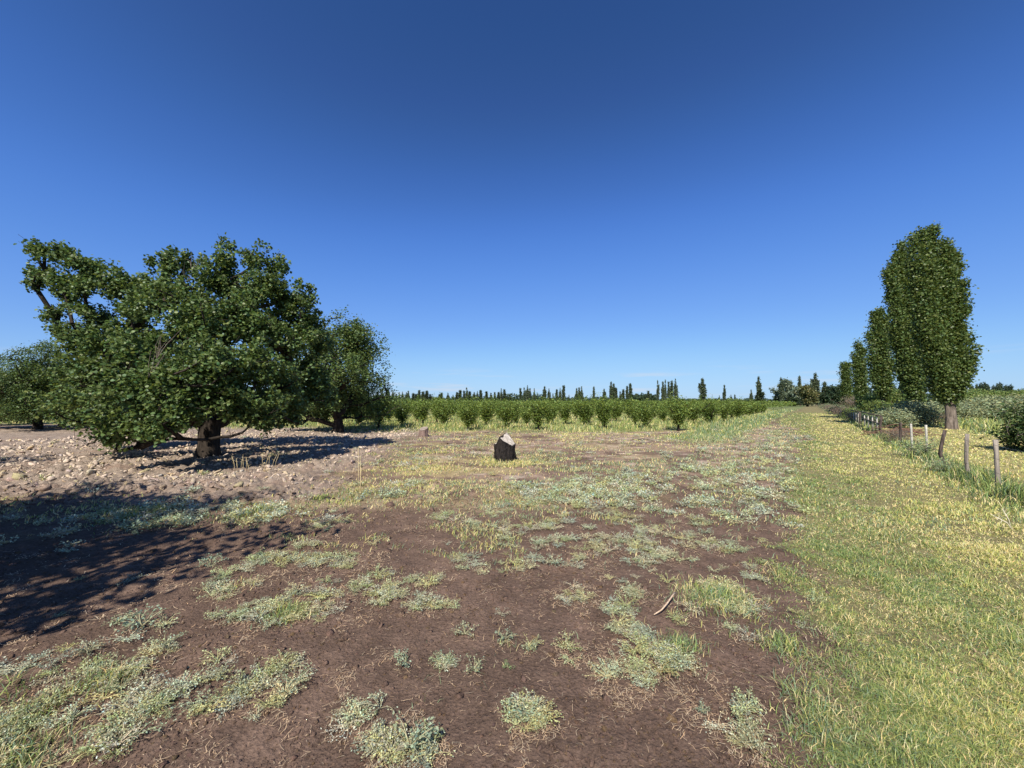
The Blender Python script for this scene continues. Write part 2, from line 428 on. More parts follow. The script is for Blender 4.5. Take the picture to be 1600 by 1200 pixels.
# ================================================================ GROUND
def build_ground():
    ang_f = np.radians(np.arange(-64, 64.01, .18))
    ang_b = np.radians(np.arange(67, 293, 3.0))
    th = np.concatenate([ang_f, ang_b])               # 0 = straight ahead, clockwise
    r1 = 1.0 * 1.0068 ** np.arange(0, 562)            # to about 45 m
    r2 = r1[-1] * 1.07 ** np.arange(1, 70)            # to about 5 km
    r = np.concatenate([[.25, .5, .75], r1, r2])
    R, T = np.meshgrid(r, th, indexing='ij')
    X, Y = R * np.sin(T), R * np.cos(T)
    x, y = X.ravel(), Y.ravel()
    z = height(x, y)
    u, v, n, n2, zz = zones(x, y)
    dark = np.array([.118, .079, .059]); dry = np.array([.445, .35, .275]); mid = np.array([.27, .19, .135])
    straw = np.array([.46, .37, .17]); grn = np.array([.17, .21, .07]); wild = np.array([.16, .19, .08])
    c = np.tile(dark, (len(x), 1))
    def lay(a, col, k):
        k = np.clip(k, 0, 1)[:, None]; return a * (1 - k) + col * k
    f1 = fbm(x * .9, y * .9, 71); f2 = fbm(x * 2.6, y * 2.6, 72)
    c = lay(c, mid, zz['mid'] * sm(f1 + .15 * f2, .38, .62) * .8)
    c = lay(c, dark * 1.35, (1 - zz['mid']) * sm(f2, .5, .7) * .6)
    c = lay(c, dry * .9, zz['mid'] * sm(f2, .52, .7) * .7)
    c = lay(c, straw * .7, zz['mid'] * sm(fbm(x * .7, y * 1.1, 75), .48, .64) * .55 * (1 - .6 * sm(x, 1, 5)))
    c = lay(c, dark * 1.2, zz['mid'] * sm(fbm(x * .9 + 4, y * 1.3, 79), .50, .62) * .8 * (1 - sm(y, 13, 20)))
    drymask = zz['plough'] * (.25 + .75 * sm(y + n * 3, 6.2, 8.0))
    c = lay(c, dry * .55, drymask)
    c = lay(c, dark * 1.7, zz['plough'] * sm(f2, .56, .70) * .55)
    lw = sm(zz['lawn'] + (fbm(x * 5, y * 5, 77) - .5) * .9, .3, .8)
    c = lay(c, straw * .20 + grn * .28 + dark * .35, lw * .9)
    c = lay(c, straw * .45 + grn * .3, zz['out'])
    c = lay(c, grn * .8 + straw * .25, zz['verge'])
    c = lay(c, grn * .55 + straw * .18, zz['orch'])
    c = lay(c, grn, zz['fence'] * .7)
    c = lay(c, wild, zz['wild'])
    far = sm(np.hypot(x, y), 60, 160) * (1 - zz['lawn'])
    c = lay(c, wild * .8, far)
    nr, na_ = R.shape
    i, j = np.meshgrid(np.arange(nr - 1), np.arange(na_), indexing='ij')
    j2 = (j + 1) % na_
    F = np.stack([i * na_ + j, (i + 1) * na_ + j, (i + 1) * na_ + j2, i * na_ + j2], -1).reshape(-1, 4)
    V = np.stack([x, y, z], 1)
    hub = len(V); V = np.vstack([V, [0, 0, 0]]); c = np.vstack([c, dark])
    jj = np.arange(na_); T3 = np.stack([np.full(na_, hub), jj, (jj + 1) % na_], 1)
    me = mesh('ground', V, [F, T3], c, M['ground'], smooth=True)
    o = obj('ground', me); o['kind'] = 'structure'; o['label'] = 'dark bare soil, ploughed strip and grassy field floor'
build_ground()

# ================================================================ SCATTERED GROUND COVER
def polar(n, r0, r1, half=61):
    r = r0 * (r1 / r0) ** RNG.random(n)
    t = np.radians(RNG.uniform(-half, half, n))
    return r * np.sin(t), r * np.cos(t), r
def blades(x, y, h, wd, lean=.35, wind=(.15, .05)):
    n = len(x); z = height(x, y) - .004
    P = np.stack([x, y, z], 1)
    a = RNG.uniform(0, 2 * math.pi, n)
    sd = np.stack([np.cos(a), np.sin(a), np.zeros(n)], 1) * wd[:, None] * .5
    b = RNG.uniform(0, 2 * math.pi, n); l = np.abs(RNG.normal(size=n)) * lean
    ld = np.stack([np.cos(b) * l + wind[0] * lean, np.sin(b) * l + wind[1] * lean, np.zeros(n)], 1)
    H = h[:, None]; up = np.array([0, 0, 1.0])
    m = P + up * H * .55 + ld * H * .4
    t = P + up * H * np.clip(1 - .35 * l, .3, 1)[:, None] + ld * H * 1.2
    V = np.stack([P - sd, P + sd, m + sd * .8, m - sd * .8, t], 1).reshape(-1, 3)
    i = np.arange(n)[:, None] * 5
    F = np.stack([i + [0, 1, 2], i + [0, 2, 3], i + [3, 2, 4]], 1).reshape(-1, 3)
    return V, F
def pal(weights, cols, n):
    """pick one colour per item from per-item weights (n,k)"""
    wgt = np.maximum(weights, 1e-6); cum = np.cumsum(wgt / wgt.sum(1, keepdims=True), 1)
    q = (RNG.random((n, 1)) > cum).sum(1).clip(0, len(cols) - 1)
    return np.array(cols)[q]
G_STRAW, G_YEL, G_GRN, G_BLUE, G_DEEP = (.72, .60, .31), (.50, .50, .16), (.22, .29, .09), (.21, .28, .16), (.08, .12, .045)
def cover(name, label, n, r0, r1, dens, hfun, lean, colf, wmin=.0013, w0=.004, m='grass', cat=None):
    x, y, r = polar(n, r0, r1)
    u, v, nn, n2, z = zones(x, y)
    keep = RNG.random(n) < dens(x, y, r, u, v, nn, n2, z)
    x, y, r, u, v, nn, n2 = (q[keep] for q in (x, y, r, u, v, nn, n2)); z = {k_: q[keep] for k_, q in z.items()}
    h = hfun(x, y, r, u, v, z) * RNG.uniform(.5, 1.3, len(x))
    wd = np.maximum(w0, r * wmin) * RNG.uniform(.7, 1.3, len(x))
    V, F = blades(x, y, h, wd, lean)
    col = tint(len(x), colf(x, y, r, u, v, nn, n2, z), .22, .06)
    me = mesh(name, V, F, np.repeat(col, 5, 0), M[m])
    o = obj(name, me); tag(o, label, None, None, 'stuff'); 
    print(name, len(x))
    return o
def lawn_col(x, y, r, u, v, nn, n2, z):
    f = fbm(x * 1.3, y * 1.3, 81); f3 = fbm(x * .5, y * .5, 83)
    yel = sm(v + (f3 - .5) * 2.6 + .06 * np.minimum(y, 20), .3, 1.9)
    wts = np.stack([.34 + .9 * sm(f, .5, .72) + .55 * yel, .25 + 1.3 * yel, 1.4 * (1 - yel) + .45, .55 * (1 - yel), .12 + .2 * (1 - yel)], 1)
    return pal(wts, [G_STRAW, G_YEL, G_GRN, G_BLUE, G_DEEP], len(x))
lawn_d = lambda x, y, r, u, v, nn, n2, z: z['lawn'] * (.35 + .65 * sm(fbm(x * 2.3, y * 2.3, 91), .36, .52)) * (.45 + .55 * sm(fbm(x * 7, y * 7, 92), .36, .5))
lawn_h = lambda x, y, r, u, v, z: (.034 + .0004 * r) * (.62 + 1.2 * sm(fbm(x * 2.4, y * 2.4, 95), .3, .75))
cover('lawn_grass', 'short matted green and straw grass on the lane close to the camera', 1100000, 1.5, 7, lawn_d, lawn_h, 1.35, lawn_col, .0010, .0028)
cover('lane_grass', 'short yellow green mown grass covering the lane beside the fence', 800000, 7, 75, lawn_d, lawn_h, 1.2, lawn_col, .0011, .003)
cover('paddock_grass', 'dry yellow cut grass on the strip behind the wire fence', 200000, 6, 60,
      lambda x, y, r, u, v, nn, n2, z: z['out'], lambda x, y, r, u, v, z: .06 + 0 * r, .9,
      lambda x, y, r, u, v, nn, n2, z: pal(np.stack([.9 + 0 * x, 1.2 + 0 * x, .25 + 0 * x], 1), [G_STRAW, G_YEL, G_GRN], len(x)), .0014)
sx0, sy0 = on_ground(788, 722)
# taller green tufts of blade grass among the weeds: px, px, radius
TUFT = [on_ground(a, b) + (r,) for a, b, r in ((18, 1135, .16), (60, 1175, .14), (10, 1090, .1), (1060, 1015, .11), (1250, 1090, .10), (1275, 1150, .10), (1225, 1010, .12), (1120, 935, .25), (450, 960, .12), (510, 775, .5), (230, 800, .5), (410, 800, .4), (150, 1080, .12))]
def tuft(x, y):
    s_ = np.zeros(np.shape(x))
    for a, b, r_ in TUFT: s_ = np.maximum(s_, np.exp(-((x - a) ** 2 + (y - b) ** 2) / (r_ * r_)))
    return s_
def mid_dens(x, y, r, u, v, nn, n2, z):
    f = fbm(x * .8, y * 1.3, 101); g = fbm(x * 3, y * 3, 103)
    p = patches(x, y)
    rt = sm(x, .5, 5) * (1 - sm(y, 14, 20))
    base = z['mid'] * np.clip(sm(f, .46, .62) * .85 + .10, 0, 1) * (.25 + .75 * sm(g, .42, .56)) * (1 - .55 * rt)
    edge = (1 - z['lawn']) * sm(v + nn * 2, -3.2, -.6) * (1 - sm(v, 0, 1)) * .45 * sm(g, .44, .56) * sm(y, 3.5, 8)
    base = np.maximum(base, np.exp(-((x - sx0) ** 2 / .5 + (y - sy0 + .1) ** 2 / .35)) * .9)
    fore = (1 - z['mid']) * sm(f + .3 * p, .60, .72) * sm(g, .48, .6) * .35 * (1 - sm(v, 1.5, 2.2)) * sm(y, 2, 5)
    fore = np.maximum(fore, tuft(x, y) * (.3 + .7 * sm(g, .4, .5)))
    return np.clip(np.maximum(np.maximum(base, edge), fore) * (1 - z['plough'] * .93) * (1 - sm(v, 2, 2.4)) * (1 - z['orch']), 0, 1)
def mid_col(x, y, r, u, v, nn, n2, z):
    f = fbm(x * .35, y * .7, 111); g = fbm(x * 1.1, y * 1.6, 113)
    k_ = sm(f, .40, .6)
    rt = sm(v, -6, -2)
    tf = tuft(x, y)
    return pal(np.stack([(.7 + .8 * sm(g, .5, .65)) * (1 - .7 * tf), .8 * k_ * (1 - .6 * rt) + .2, .25 + 1.6 * tf, .45 + .9 * (1 - k_) + .5 * rt, .1 + .3 * tf], 1), [G_STRAW, G_YEL, G_GRN, G_BLUE, G_DEEP], len(x))
cover('field_grass', 'patchy yellow and grey green grass between bare soil in the middle of the field', 700000, 1.6, 45, mid_dens,
      lambda x, y, r, u, v, z: (.05 + .001 * r) * (1 + .6 * tuft(x, y)) * (1 + 1.1 * np.exp(-((x - sx0) ** 2 / .4 + (y - sy0 + .1) ** 2 / .2))), .9, mid_col, .0014)
def tall_dens(x, y, r, u, v, nn, n2, z):
    g = fbm(x * 1.2, y * 1.2, 121)
    a = z['fence'] * .9 + z['verge'] * .8 + z['orch'] * (.25 + .6 * sm(g, .42, .6)) + z['wild'] * .8
    return np.clip(a, 0, 1)
def tall_h(x, y, r, u, v, z):
    g = fbm(x * .9, y * .9, 125)
    return .09 + .30 * z['fence'] * sm(g, .3, .7) + z['verge'] * .18 * sm(g, .2, .7) + z['orch'] * .24 * sm(g, .35, .7) * (1 - sm(y, 30, 60)) + z['wild'] * (.30 + .35 * sm(g, .3, .6))
def tall_col(x, y, r, u, v, nn, n2, z):
    o1 = z['orch']; vg = z['verge']; fe = z['fence']; wi = z['wild']
    return pal(np.stack([(.3 + .3 * o1), .3 + .35 * o1 + .4 * wi, .6 + .7 * o1 + .8 * wi + .5 * fe, .3 + 1.2 * vg + .5 * wi, .2 + .7 * fe + .3 * vg], 1), [G_STRAW, G_YEL, G_GRN, G_BLUE, G_DEEP], len(x))
cover('tall_weeds', 'tall green weeds along the fence, the orchard edge and the scrub beyond', 520000, 6, 110, tall_dens, tall_h, .5, tall_col, .0012, .004)

# straw litter lying on the soil
def litter():
    n = 150000
    x, y, r = polar(n, 1.5, 16)
    u, v, nn, n2, z = zones(x, y)
    g = fbm(x * 2.2, y * 2.2, 131); g2 = fbm(x * 6, y * 6, 133)
    d = (sm(g, .46, .66) * sm(g2, .44, .62) + .07 * sm(g2, .4, .6) + .02 + .35 * sm(patches(x * 1.0, y * 1.0 + .05), .25, .8)) * (1 - .5 * z['lawn']) * (1 - .7 * z['plough'])
    kp = RNG.random(n) < np.clip(d, 0, 1)
    x, y, r = x[kp], y[kp], r[kp]; n = len(x)
    z0 = height(x, y) + .004 + RNG.random(n) * .012
    a = RNG.uniform(0, math.pi, n); Ln = (.007 + .04 * RNG.random(n) ** 2.2) * (1 + .06 * r); wd = np.maximum(.0016, r * .0008)
    dx, dy = np.cos(a), np.sin(a); P = np.stack([x, y, z0], 1)
    D = np.stack([dx, dy, RNG.normal(size=n) * .25], 1) * Ln[:, None] * .5
    Sd = np.stack([-dy, dx, np.zeros(n)], 1) * wd[:, None] * .5
    bend = np.stack([-dy, dx, np.full(n, .3)], 1) * (RNG.normal(size=n) * .18 * Ln)[:, None]
    V = np.stack([P - D - Sd, P - D + Sd, P + bend - Sd, P + bend + Sd, P + D - Sd * .6, P + D + Sd * .6], 1).reshape(-1, 3)
    i = np.arange(n)[:, None] * 6
    F = np.stack([i + [0, 2, 3, 1], i + [2, 4, 5, 3]], 1).reshape(-1, 4)
    col = tint(n, (.50, .37, .24), .35, .06)
    o = obj('straw_litter', mesh('straw_litter', V, F, np.repeat(col, 6, 0), M['straw'])); tag(o, 'pale dry straw bits and dead stems littering the dark soil', None, None, 'stuff')
    print('litter', n)
litter()

# grey-green weed clumps
def clump(nst, nl, leaf, rad, hgt, palette=None):
    """sprawling stems with small leaves: V, F, col of leaves + stems, centred at the origin"""
    P, A = [], []
    SV, SF = [], []
    for s in range(nst):
        a = RNG.uniform(0, 2 * math.pi); L0 = rad * RNG.uniform(.6, 1.15); hh = hgt * RNG.uniform(.4, 1.2)
        curl = RNG.normal() * .5
        ts = np.linspace(0, 1, 6)
        pts = np.stack([np.cos(a + curl * ts) * L0 * ts, np.sin(a + curl * ts) * L0 * ts, hh * np.sin(ts * 1.9) + .004], 1)
        t = RNG.uniform(.12, 1.03, nl) ** .8
        q = np.stack([np.interp(t, ts, pts[:, c_]) for c_ in range(3)], 1)
        P.append(q + RNG.normal(size=q.shape) * leaf * .7); dirv = np.array([np.cos(a), np.sin(a), .5]); A.append(np.tile(dirv, (nl, 1)))
        V, Q, T = tube(pts, np.linspace(.0022, .0010, 6) * max(1, leaf / .014), 3, False); SV.append((V, Q, T))
    P = np.concatenate(P); A = np.concatenate(A)
    P[:, 2] = np.maximum(P[:, 2], .003)
    col = tint(len(P), palette or (.41, .44, .29), .42, .08)
    V, F, cc = leaves(P, leaf, col, 'rhomb', .5, -.1, .2, .6, A)
    sv, sf = join(SV); sq = sf[0]
    sc = np.tile([.45, .42, .26], (len(sv), 1))
    k0 = len(V); tri = np.concatenate([sq[:, [0, 1, 2]], sq[:, [0, 2, 3]]]) + k0
    return np.vstack([V, sv]), np.vstack([F, tri]), np.vstack([cc, sc])
def stamp(temps, x, y, s, ids=None):
    ids = RNG.integers(0, len(temps), len(x)) if ids is None else ids
    zz = height(x, y); Vs, Fs, Cs, k_ = [], [], [], 0
    for i, t in enumerate(temps):
        m = np.where(ids == i)[0]
        if not len(m): continue
        V, F, cc = t
        a = RNG.uniform(0, 2 * math.pi, len(m)); ca, sa = np.cos(a)[:, None], np.sin(a)[:, None]; ss = s[m][:, None]
        W = np.stack([x[m][:, None] + ss * (V[None, :, 0] * ca - V[None, :, 1] * sa), y[m][:, None] + ss * (V[None, :, 0] * sa + V[None, :, 1] * ca),
                      zz[m][:, None] + ss * V[None, :, 2] * RNG.uniform(.7, 1.3, (len(m), 1))], -1)
        tn = RNG.uniform(.75, 1.25, (len(m), 1, 1)) * np.stack([RNG.uniform(.88, 1.12, len(m)), np.ones(len(m)), RNG.uniform(.7, 1.2, len(m))], 1)[:, None, :]
        Vs.append(W.reshape(-1, 3)); Fs.append((F[None] + (np.arange(len(m)) * len(V))[:, None, None]).reshape(-1, 3) + k_)
        Cs.append((cc[None] * tn).reshape(-1, 3)); k_ += len(V) * len(m)
    return np.concatenate(Vs), np.concatenate(Fs), np.clip(np.concatenate(Cs), 0, .9)
def weeds():
    near = [clump(13, 13, .0105, .095, .038) for _ in range(9)]
    midt = [clump(8, 8, .022, .10, .05) for _ in range(6)]
    def pick(n, r0, r1, k0):
        x, y, r = polar(n, r0, r1)
        u, v, nn, n2, z = zones(x, y)
        p = patches(x, y)
        g = fbm(x * 1.4, y * 1.4, 141); g2 = fbm(x * 5, y * 5, 143)
        d = sm(p * (.30 + 1.5 * (g2 - .12)), .30, .66) * (.12 + .88 * sm(fbm(x * 9, y * 9, 145), .44, .54)) + sm(g, .44, .62) * sm(g2, .52, .64) * .30 * (1 - z['lawn']) * sm(y, 2.2, 4)
        d = d + .5 * sm(v + nn * 2, -4.0, -1.6) * (1 - z['lawn']) * sm(g2, .42, .58) * sm(y, 3, 5) * (1 - sm(v, .5, 1.5))
        d = d * (1 - z['plough'] * .85) * (1 - sm(v, .4, 1.6))
        kp = RNG.random(n) < np.clip(d, 0, 1) * k0
        return x[kp], y[kp], r[kp]
    x, y, r = pick(17000, 1.5, 6.0, .52)
    V, F, cc = stamp(near, x, y, RNG.uniform(.45, 1.15, len(x)) * (.8 + .06 * r))
    x2, y2, r2 = pick(30000, 6.0, 26, .45)
    V2, F2, c2 = stamp(midt, x2, y2, RNG.uniform(.6, 1.4, len(x2)) * (.9 + .03 * r2))
    print('weeds', len(x), len(x2), len(F) + len(F2))
    o = obj('ground_weeds', mesh('ground_weeds', np.vstack([V, V2]), np.vstack([F, F2 + len(V)]), np.vstack([cc, c2]), M['weed']))
    tag(o, 'low grey green creeping weeds in ragged patches over the dark soil', None, None, 'stuff')
weeds()

# clods of turned soil
def clods():
    import bmesh
    bm = bmesh.new(); bmesh.ops.create_icosphere(bm, subdivisions=2, radius=1); bm.verts.ensure_lookup_table()
    IV = np.array([v_.co[:] for v_ in bm.verts]); IF = np.array([[q.index for q in f.verts] for f in bm.faces]); bm.free()
    T = []
    for i in range(16):
        V = IV * np.array([1, RNG.uniform(.55, .9), RNG.uniform(.45, .8)])
        d = RNG.normal(size=(9, 3)); d /= np.linalg.norm(d, axis=1)[:, None]
        for dd in d:                                           # break flat faces off the lump
            h_ = V @ dd; lim = RNG.uniform(.30, .62); V = V - np.maximum(h_ - lim, 0)[:, None] * dd
        V += RNG.normal(size=V.shape) * .075
        q_, _r = np.linalg.qr(RNG.normal(size=(3, 3))); V = V @ (q_ * .5 + np.eye(3) * .5)
        V[:, 2] = V[:, 2] * .62 + RNG.uniform(-.15, .1)
        T.append((V * 1.25, IF, np.ones((len(V), 3))))
    n = 130000
    x, y, r = polar(n, 2.0, 26)
    u, v, nn, n2, z = zones(x, y)
    g = fbm(x * 1.1, y * 1.1, 151)
    lump = sm(fbm(x * .8, y * .8, 61), .5, .62) * (1 - z['lawn']) * (1 - sm(y, 9, 14)) * sm(y, 3.4, 4.6) * sm(-x, -1.2, .6)
    d = z['plough'] * (.25 + .6 * sm(g, .4, .6)) + lump * .4 + z['mid'] * .14 * sm(g, .45, .6) + .10 * sm(g, .4, .6) * (1 - z['lawn']) * (1 - z['plough'])
    kp = RNG.random(n) < d
    x, y, r = x[kp], y[kp], r[kp]; pl = z['plough'][kp]
    s = np.exp(RNG.normal(size=len(x)) * .62) * (.007 + .0026 * r) * (.55 + .75 * pl)
    s = np.minimum(s * np.where(RNG.random(len(s)) < .06, 1.7, 1), .17)
    ids = RNG.integers(0, 16, len(x))
    V, F, cc = stamp(T, x, y, s, ids)
    xa, ya, ra_ = polar(60000, 1.4, 7)
    ua, va, na2, nb2, za = zones(xa, ya)
    ka = RNG.random(len(xa)) < (.25 + .75 * sm(fbm(xa * 1.6, ya * 1.6, 153), .42, .6)) * (1 - za['lawn'])
    xa, ya, ra_ = xa[ka], ya[ka], ra_[ka]
    bm = bmesh.new(); bmesh.ops.create_icosphere(bm, subdivisions=1, radius=1); bm.verts.ensure_lookup_table()
    JV = np.array([v_.co[:] for v_ in bm.verts]); JF = np.array([[q.index for q in f.verts] for f in bm.faces]); bm.free()
    T2 = [(JV * np.array([1, .8, .65]) + RNG.normal(size=JV.shape) * .2, JF, np.ones((len(JV), 3))) for _ in range(8)]
    V3, F3, c3 = stamp(T2, xa, ya, np.exp(RNG.normal(size=len(xa)) * .55) * .0036 * (.7 + .22 * ra_))
    F = np.vstack([F, F3 + len(V)]); V = np.vstack([V, V3]); cc = np.vstack([cc, c3])
    # colour by place: dry and pale on the ploughed strip, brown nearer
    cx, cy = V[:, 0], V[:, 1]
    dr = zones(cx, cy)[4]['plough'] * sm(cy, 6.2, 8.2)
    base = np.array([.55, .44, .345]) * dr[:, None] + np.array([.15, .098, .075]) * (1 - dr)[:, None]
    o = obj('soil_clods', mesh('soil_clods', V, F, cc * base, M['ground'])); tag(o, 'dry pinkish clods of turned soil on the ploughed strip under the trees', None, None, 'stuff')
    print('clods', len(x))
clods()

# ================================================================ TREES
LEAF_MID, LEAF_NEW = (.100, .148, .046), (.19, .24, .08)
def crown_mesh(name, tips, per, sig, size, base, material, shape='rhomb', up=.35, droop=.35, light=None, aspect=.75):
    n = len(tips) * per
    P = np.repeat(tips, per, 0) + RNG.normal(size=(n, 3)) * sig
    col = tint(n, base, .42, .10)
    fresh = RNG.random(n) < .07
    col[fresh] = tint(fresh.sum(), LEAF_NEW if light is None else light, .2, .08)
    V, F, cc = leaves(P, size, col, shape, up, droop, .3, aspect)
    return mesh(name, V, F, cc, material)

# ---- the big fruit tree, bough by bough
BOUGH = [(352, 392, 20, 0), (340, 425, 34, 0), (375, 450, 42, .6), (400, 398, 22, .2), (428, 404, 20, 0), (405, 440, 38, -.6), (440, 455, 34, 0), (466, 470, 30, .3),
         (262, 408, 18, .3), (288, 400, 12, .3), (250, 440, 32, 0), (278, 455, 40, -.5), (205, 448, 30, .3), (225, 480, 44, -.8), (165, 440, 20, 0), (140, 415, 22, .2), (108, 398, 18, 0),
         (82, 386, 12, 0), (55, 377, 9, 0), (34, 372, 5, 0), (52, 420, 16, .2), (85, 430, 22, 0), (120, 440, 26, -.3), (95, 455, 18, .4), (40, 434, 5, 0), (75, 480, 9, .3), (100, 492, 20, 0), (85, 510, 12, .4),
         (135, 485, 34, 0), (120, 530, 30, .5), (160, 540, 46, -1.2), (190, 510, 50, .8), (240, 530, 55, -1.8), (300, 500, 50, -1.5), (310, 480, 34, 1.2), (350, 500, 52, -1.4), (395, 500, 45, -1.0), (440, 505, 36, .6), (380, 490, 45, 1.5),
         (120, 580, 40, .2), (105, 620, 32, -.2), (150, 600, 50, -1.5), (200, 590, 55, -2.2), (260, 600, 55, -2.6), (310, 570, 50, -2.4), (360, 570, 52, -2.2), (410, 560, 45, -1.6), (455, 540, 40, -.3), (478, 510, 18, .2),
         (140, 650, 36, -.6), (165, 680, 20, -1.0), (200, 650, 42, -2.2), (250, 660, 34, -2.8), (215, 695, 14, -2.0), (285, 640, 34, -2.6), (340, 615, 40, -2.2), (400, 615, 42, -2.0), (440, 600, 44, -1.0), (470, 590, 34, .4), (455, 640, 28, -.4),
         (425, 655, 22, -1.6), (380, 640, 22, -2.0), (488, 560, 22, .6), (494, 500, 24, .8), (512, 535, 28, 1.0), (500, 575, 28, .6), (508, 610, 24, .8), (150, 415, 20, .1), (178, 432, 22, 0), (130, 425, 20, .2), (180, 560, 55, 2.0), (260, 560, 60, 2.4), (340, 550, 60, 2.6), (420, 560, 50, 2.2), (200, 620, 50, 2.0), (300, 620, 45, 2.6), (400, 625, 45, 2.2), (150, 620, 45, 1.6), (460, 600, 34, 1.8)]
TX, TY = on_ground(325, 716)
def big_tree():
    x0, y0 = TX, TY; z0 = gz(x0, y0)
    t = thing('fruit_tree', 'big spreading fruit tree with one long upper branch reaching left over the ploughed strip', 'tree', (x0, y0, z0))
    O = np.array([x0, y0, z0])
    tr = [np.array(p) for p in ((0, 0, -.12), (.0, 0, .25), (-.02, .02, .6), (0, .02, .95))]
    sk = Skel(tr)
    rs = []
    B = []
    for px, py, rp, dz in BOUGH:
        Y = y0 + dz; p = at(325 + (px - 325) * .945, 716 - (716 - py) * .945, Y) - O; B.append((p, rp * (.72 if px < 175 and py < 500 else .9 if rp < 30 else 1) * Y / FPX))
    order = sorted(range(len(B)), key=lambda i: np.linalg.norm(B[i][0] - np.array([0, 0, 1])) - B[i][1])
    for i in order: sk.grow(B[i][0], .35, .55, .1, first=3)
    tips = []
    for (px, py, rp, dz), (p, R) in zip(BOUGH, B):
        out_ = p - np.array([0, 0, 1.6]); out_ = out_ / (np.linalg.norm(out_) + 1e-6)
        ns = int(np.clip(6 + 75 * R ** 1.6, 6, 60))
        hi = min(max((p[2] - 1.6) / 2.0, 0), 1)
        for _ in range(ns):
            st = RNG.normal(size=3); st = p + st / np.linalg.norm(st) * R * .85 * RNG.random() ** .5
            d = out_ * .55 + RNG.normal(size=3) * .55 + [0, 0, .55 * hi - .12 * (1 - hi)]; d /= np.linalg.norm(d)
            Ls = RNG.uniform(.2, .55) * (1.25 if RNG.random() < .15 else 1) * (1 - .25 * hi)
            e = st + d * Ls
            if st[2] < .42: st[2] = .42 + .15 * RNG.random()
            if e[2] < .38: e[2] = .38 + .2 * RNG.random()
            if RNG.random() < .6: sk.grow(e, .22, .05, .12, first=3)
            m = int(5 + 14 * Ls)
            tt = RNG.random((m, 1))
            q = st + (e - st) * tt + RNG.normal(size=(m, 3)) * (.03 + .05 * (1 - tt))
            tips.append(q)
    for a0, b0, a1, b1 in ((340, 410, 350, 372), (362, 410, 366, 380), (385, 410, 384, 392), (405, 410, 404, 380), (418, 410, 420, 384), (432, 420, 437, 392), (440, 430, 447, 412), (455, 450, 468, 437), (470, 470, 485, 447), (476, 478, 492, 465),
                           (255, 425, 250, 396), (268, 420, 270, 388), (285, 420, 294, 393), (240, 430, 236, 405), (205, 455, 186, 420), (225, 450, 206, 432), (290, 440, 288, 415), (322, 425, 318, 398), (165, 430, 140, 408), (130, 410, 100, 384),
                           (100, 395, 62, 374), (70, 386, 28, 366), (80, 425, 36, 431), (85, 440, 40, 417), (100, 480, 62, 484), (105, 490, 68, 497), (470, 500, 498, 486), (480, 540, 505, 520), (478, 575, 502, 570)):
        Yq = y0 + RNG.uniform(-.5, .5); p0 = at(a0, b0, Yq) - O; p1 = at(a1, b1, Yq) - O
        sk.grow(p0, .3, .2, .08, first=3)
        bow = RNG.normal(size=3) * .05
        for f in (.33, .66, 1.0): sk.grow(p0 + (p1 - p0) * f + bow * math.sin(f * 3.1), .2, .0, .03, first=3)
        m = int(14 + 26 * np.linalg.norm(p1 - p0)); tt = RNG.random((m, 1)) ** .85
        tips.append(p0 + (p1 - p0) * tt + bow * np.sin(tt * 3.1) + RNG.normal(size=(m, 3)) * (.025 + .06 * (1 - tt)))
    tips = np.concatenate(tips)
    hol = vnoise(tips[:, 0] * 1.5 + 3, tips[:, 2] * 1.7, 5) * .6 + vnoise(tips[:, 1] * 1.4, tips[:, 2] * 1.5 + 9, 6) * .4
    W_ = tips + O; dy_ = W_[:, 1] * CP + (W_[:, 2] - CAM_H) * SP; du_ = (W_[:, 2] - CAM_H) * CP - W_[:, 1] * SP
    bx_ = 800 + FPX * W_[:, 0] / dy_; by_ = 600 - FPX * du_ / dy_
    # the crown's underside: low on the left, lifted clear of the ground around the trunk and on the right
    lim = np.interp(bx_, [60, 110, 150, 205, 245, 290, 320, 350, 400, 450, 500], [640, 668, 690, 692, 680, 668, 652, 652, 662, 668, 640]) + (vnoise(bx_ * .09, W_[:, 1] * 1.5, 9) - .5) * 44
    tips = tips[(hol > .27 + .07 * (tips[:, 2] > 2.6)) & (by_ < lim)]
    me = sk.mesh('trunk', .25, .005, M['bark'], power=.42, flare=1.35)
    obj('trunk', me, t)
    obj('crown', crown_mesh('crown', tips, 5, .05, .080, LEAF_MID, M['leaf'], 'oval', .30, .40, aspect=.85), t)
    # dead grey twigs showing among the leaves
    for (px, py, Y) in ((232, 590, y0 - 3.1), (245, 560, y0 - 3.1), (300, 425, y0 - .2), (292, 440, y0)):
        b = at(px, py, Y) - O; parts = []
        for _ in range(6):
            d = np.array([RNG.normal() * .25 + .05, RNG.normal() * .1, RNG.uniform(.25, .7)]) * (.9 if py < 500 else 1)
            pts = [b, b + d * .5 + RNG.normal(size=3) * .04, b + d]
            parts.append(tube(pts, [.008, .006, .003], 3, False))
        V, F = join(parts); obj('dead_branch', mesh('dead_branch', V, F, None, M['twig']), t)
    print('big tree tips', len(tips), len(sk.P))
big_tree()

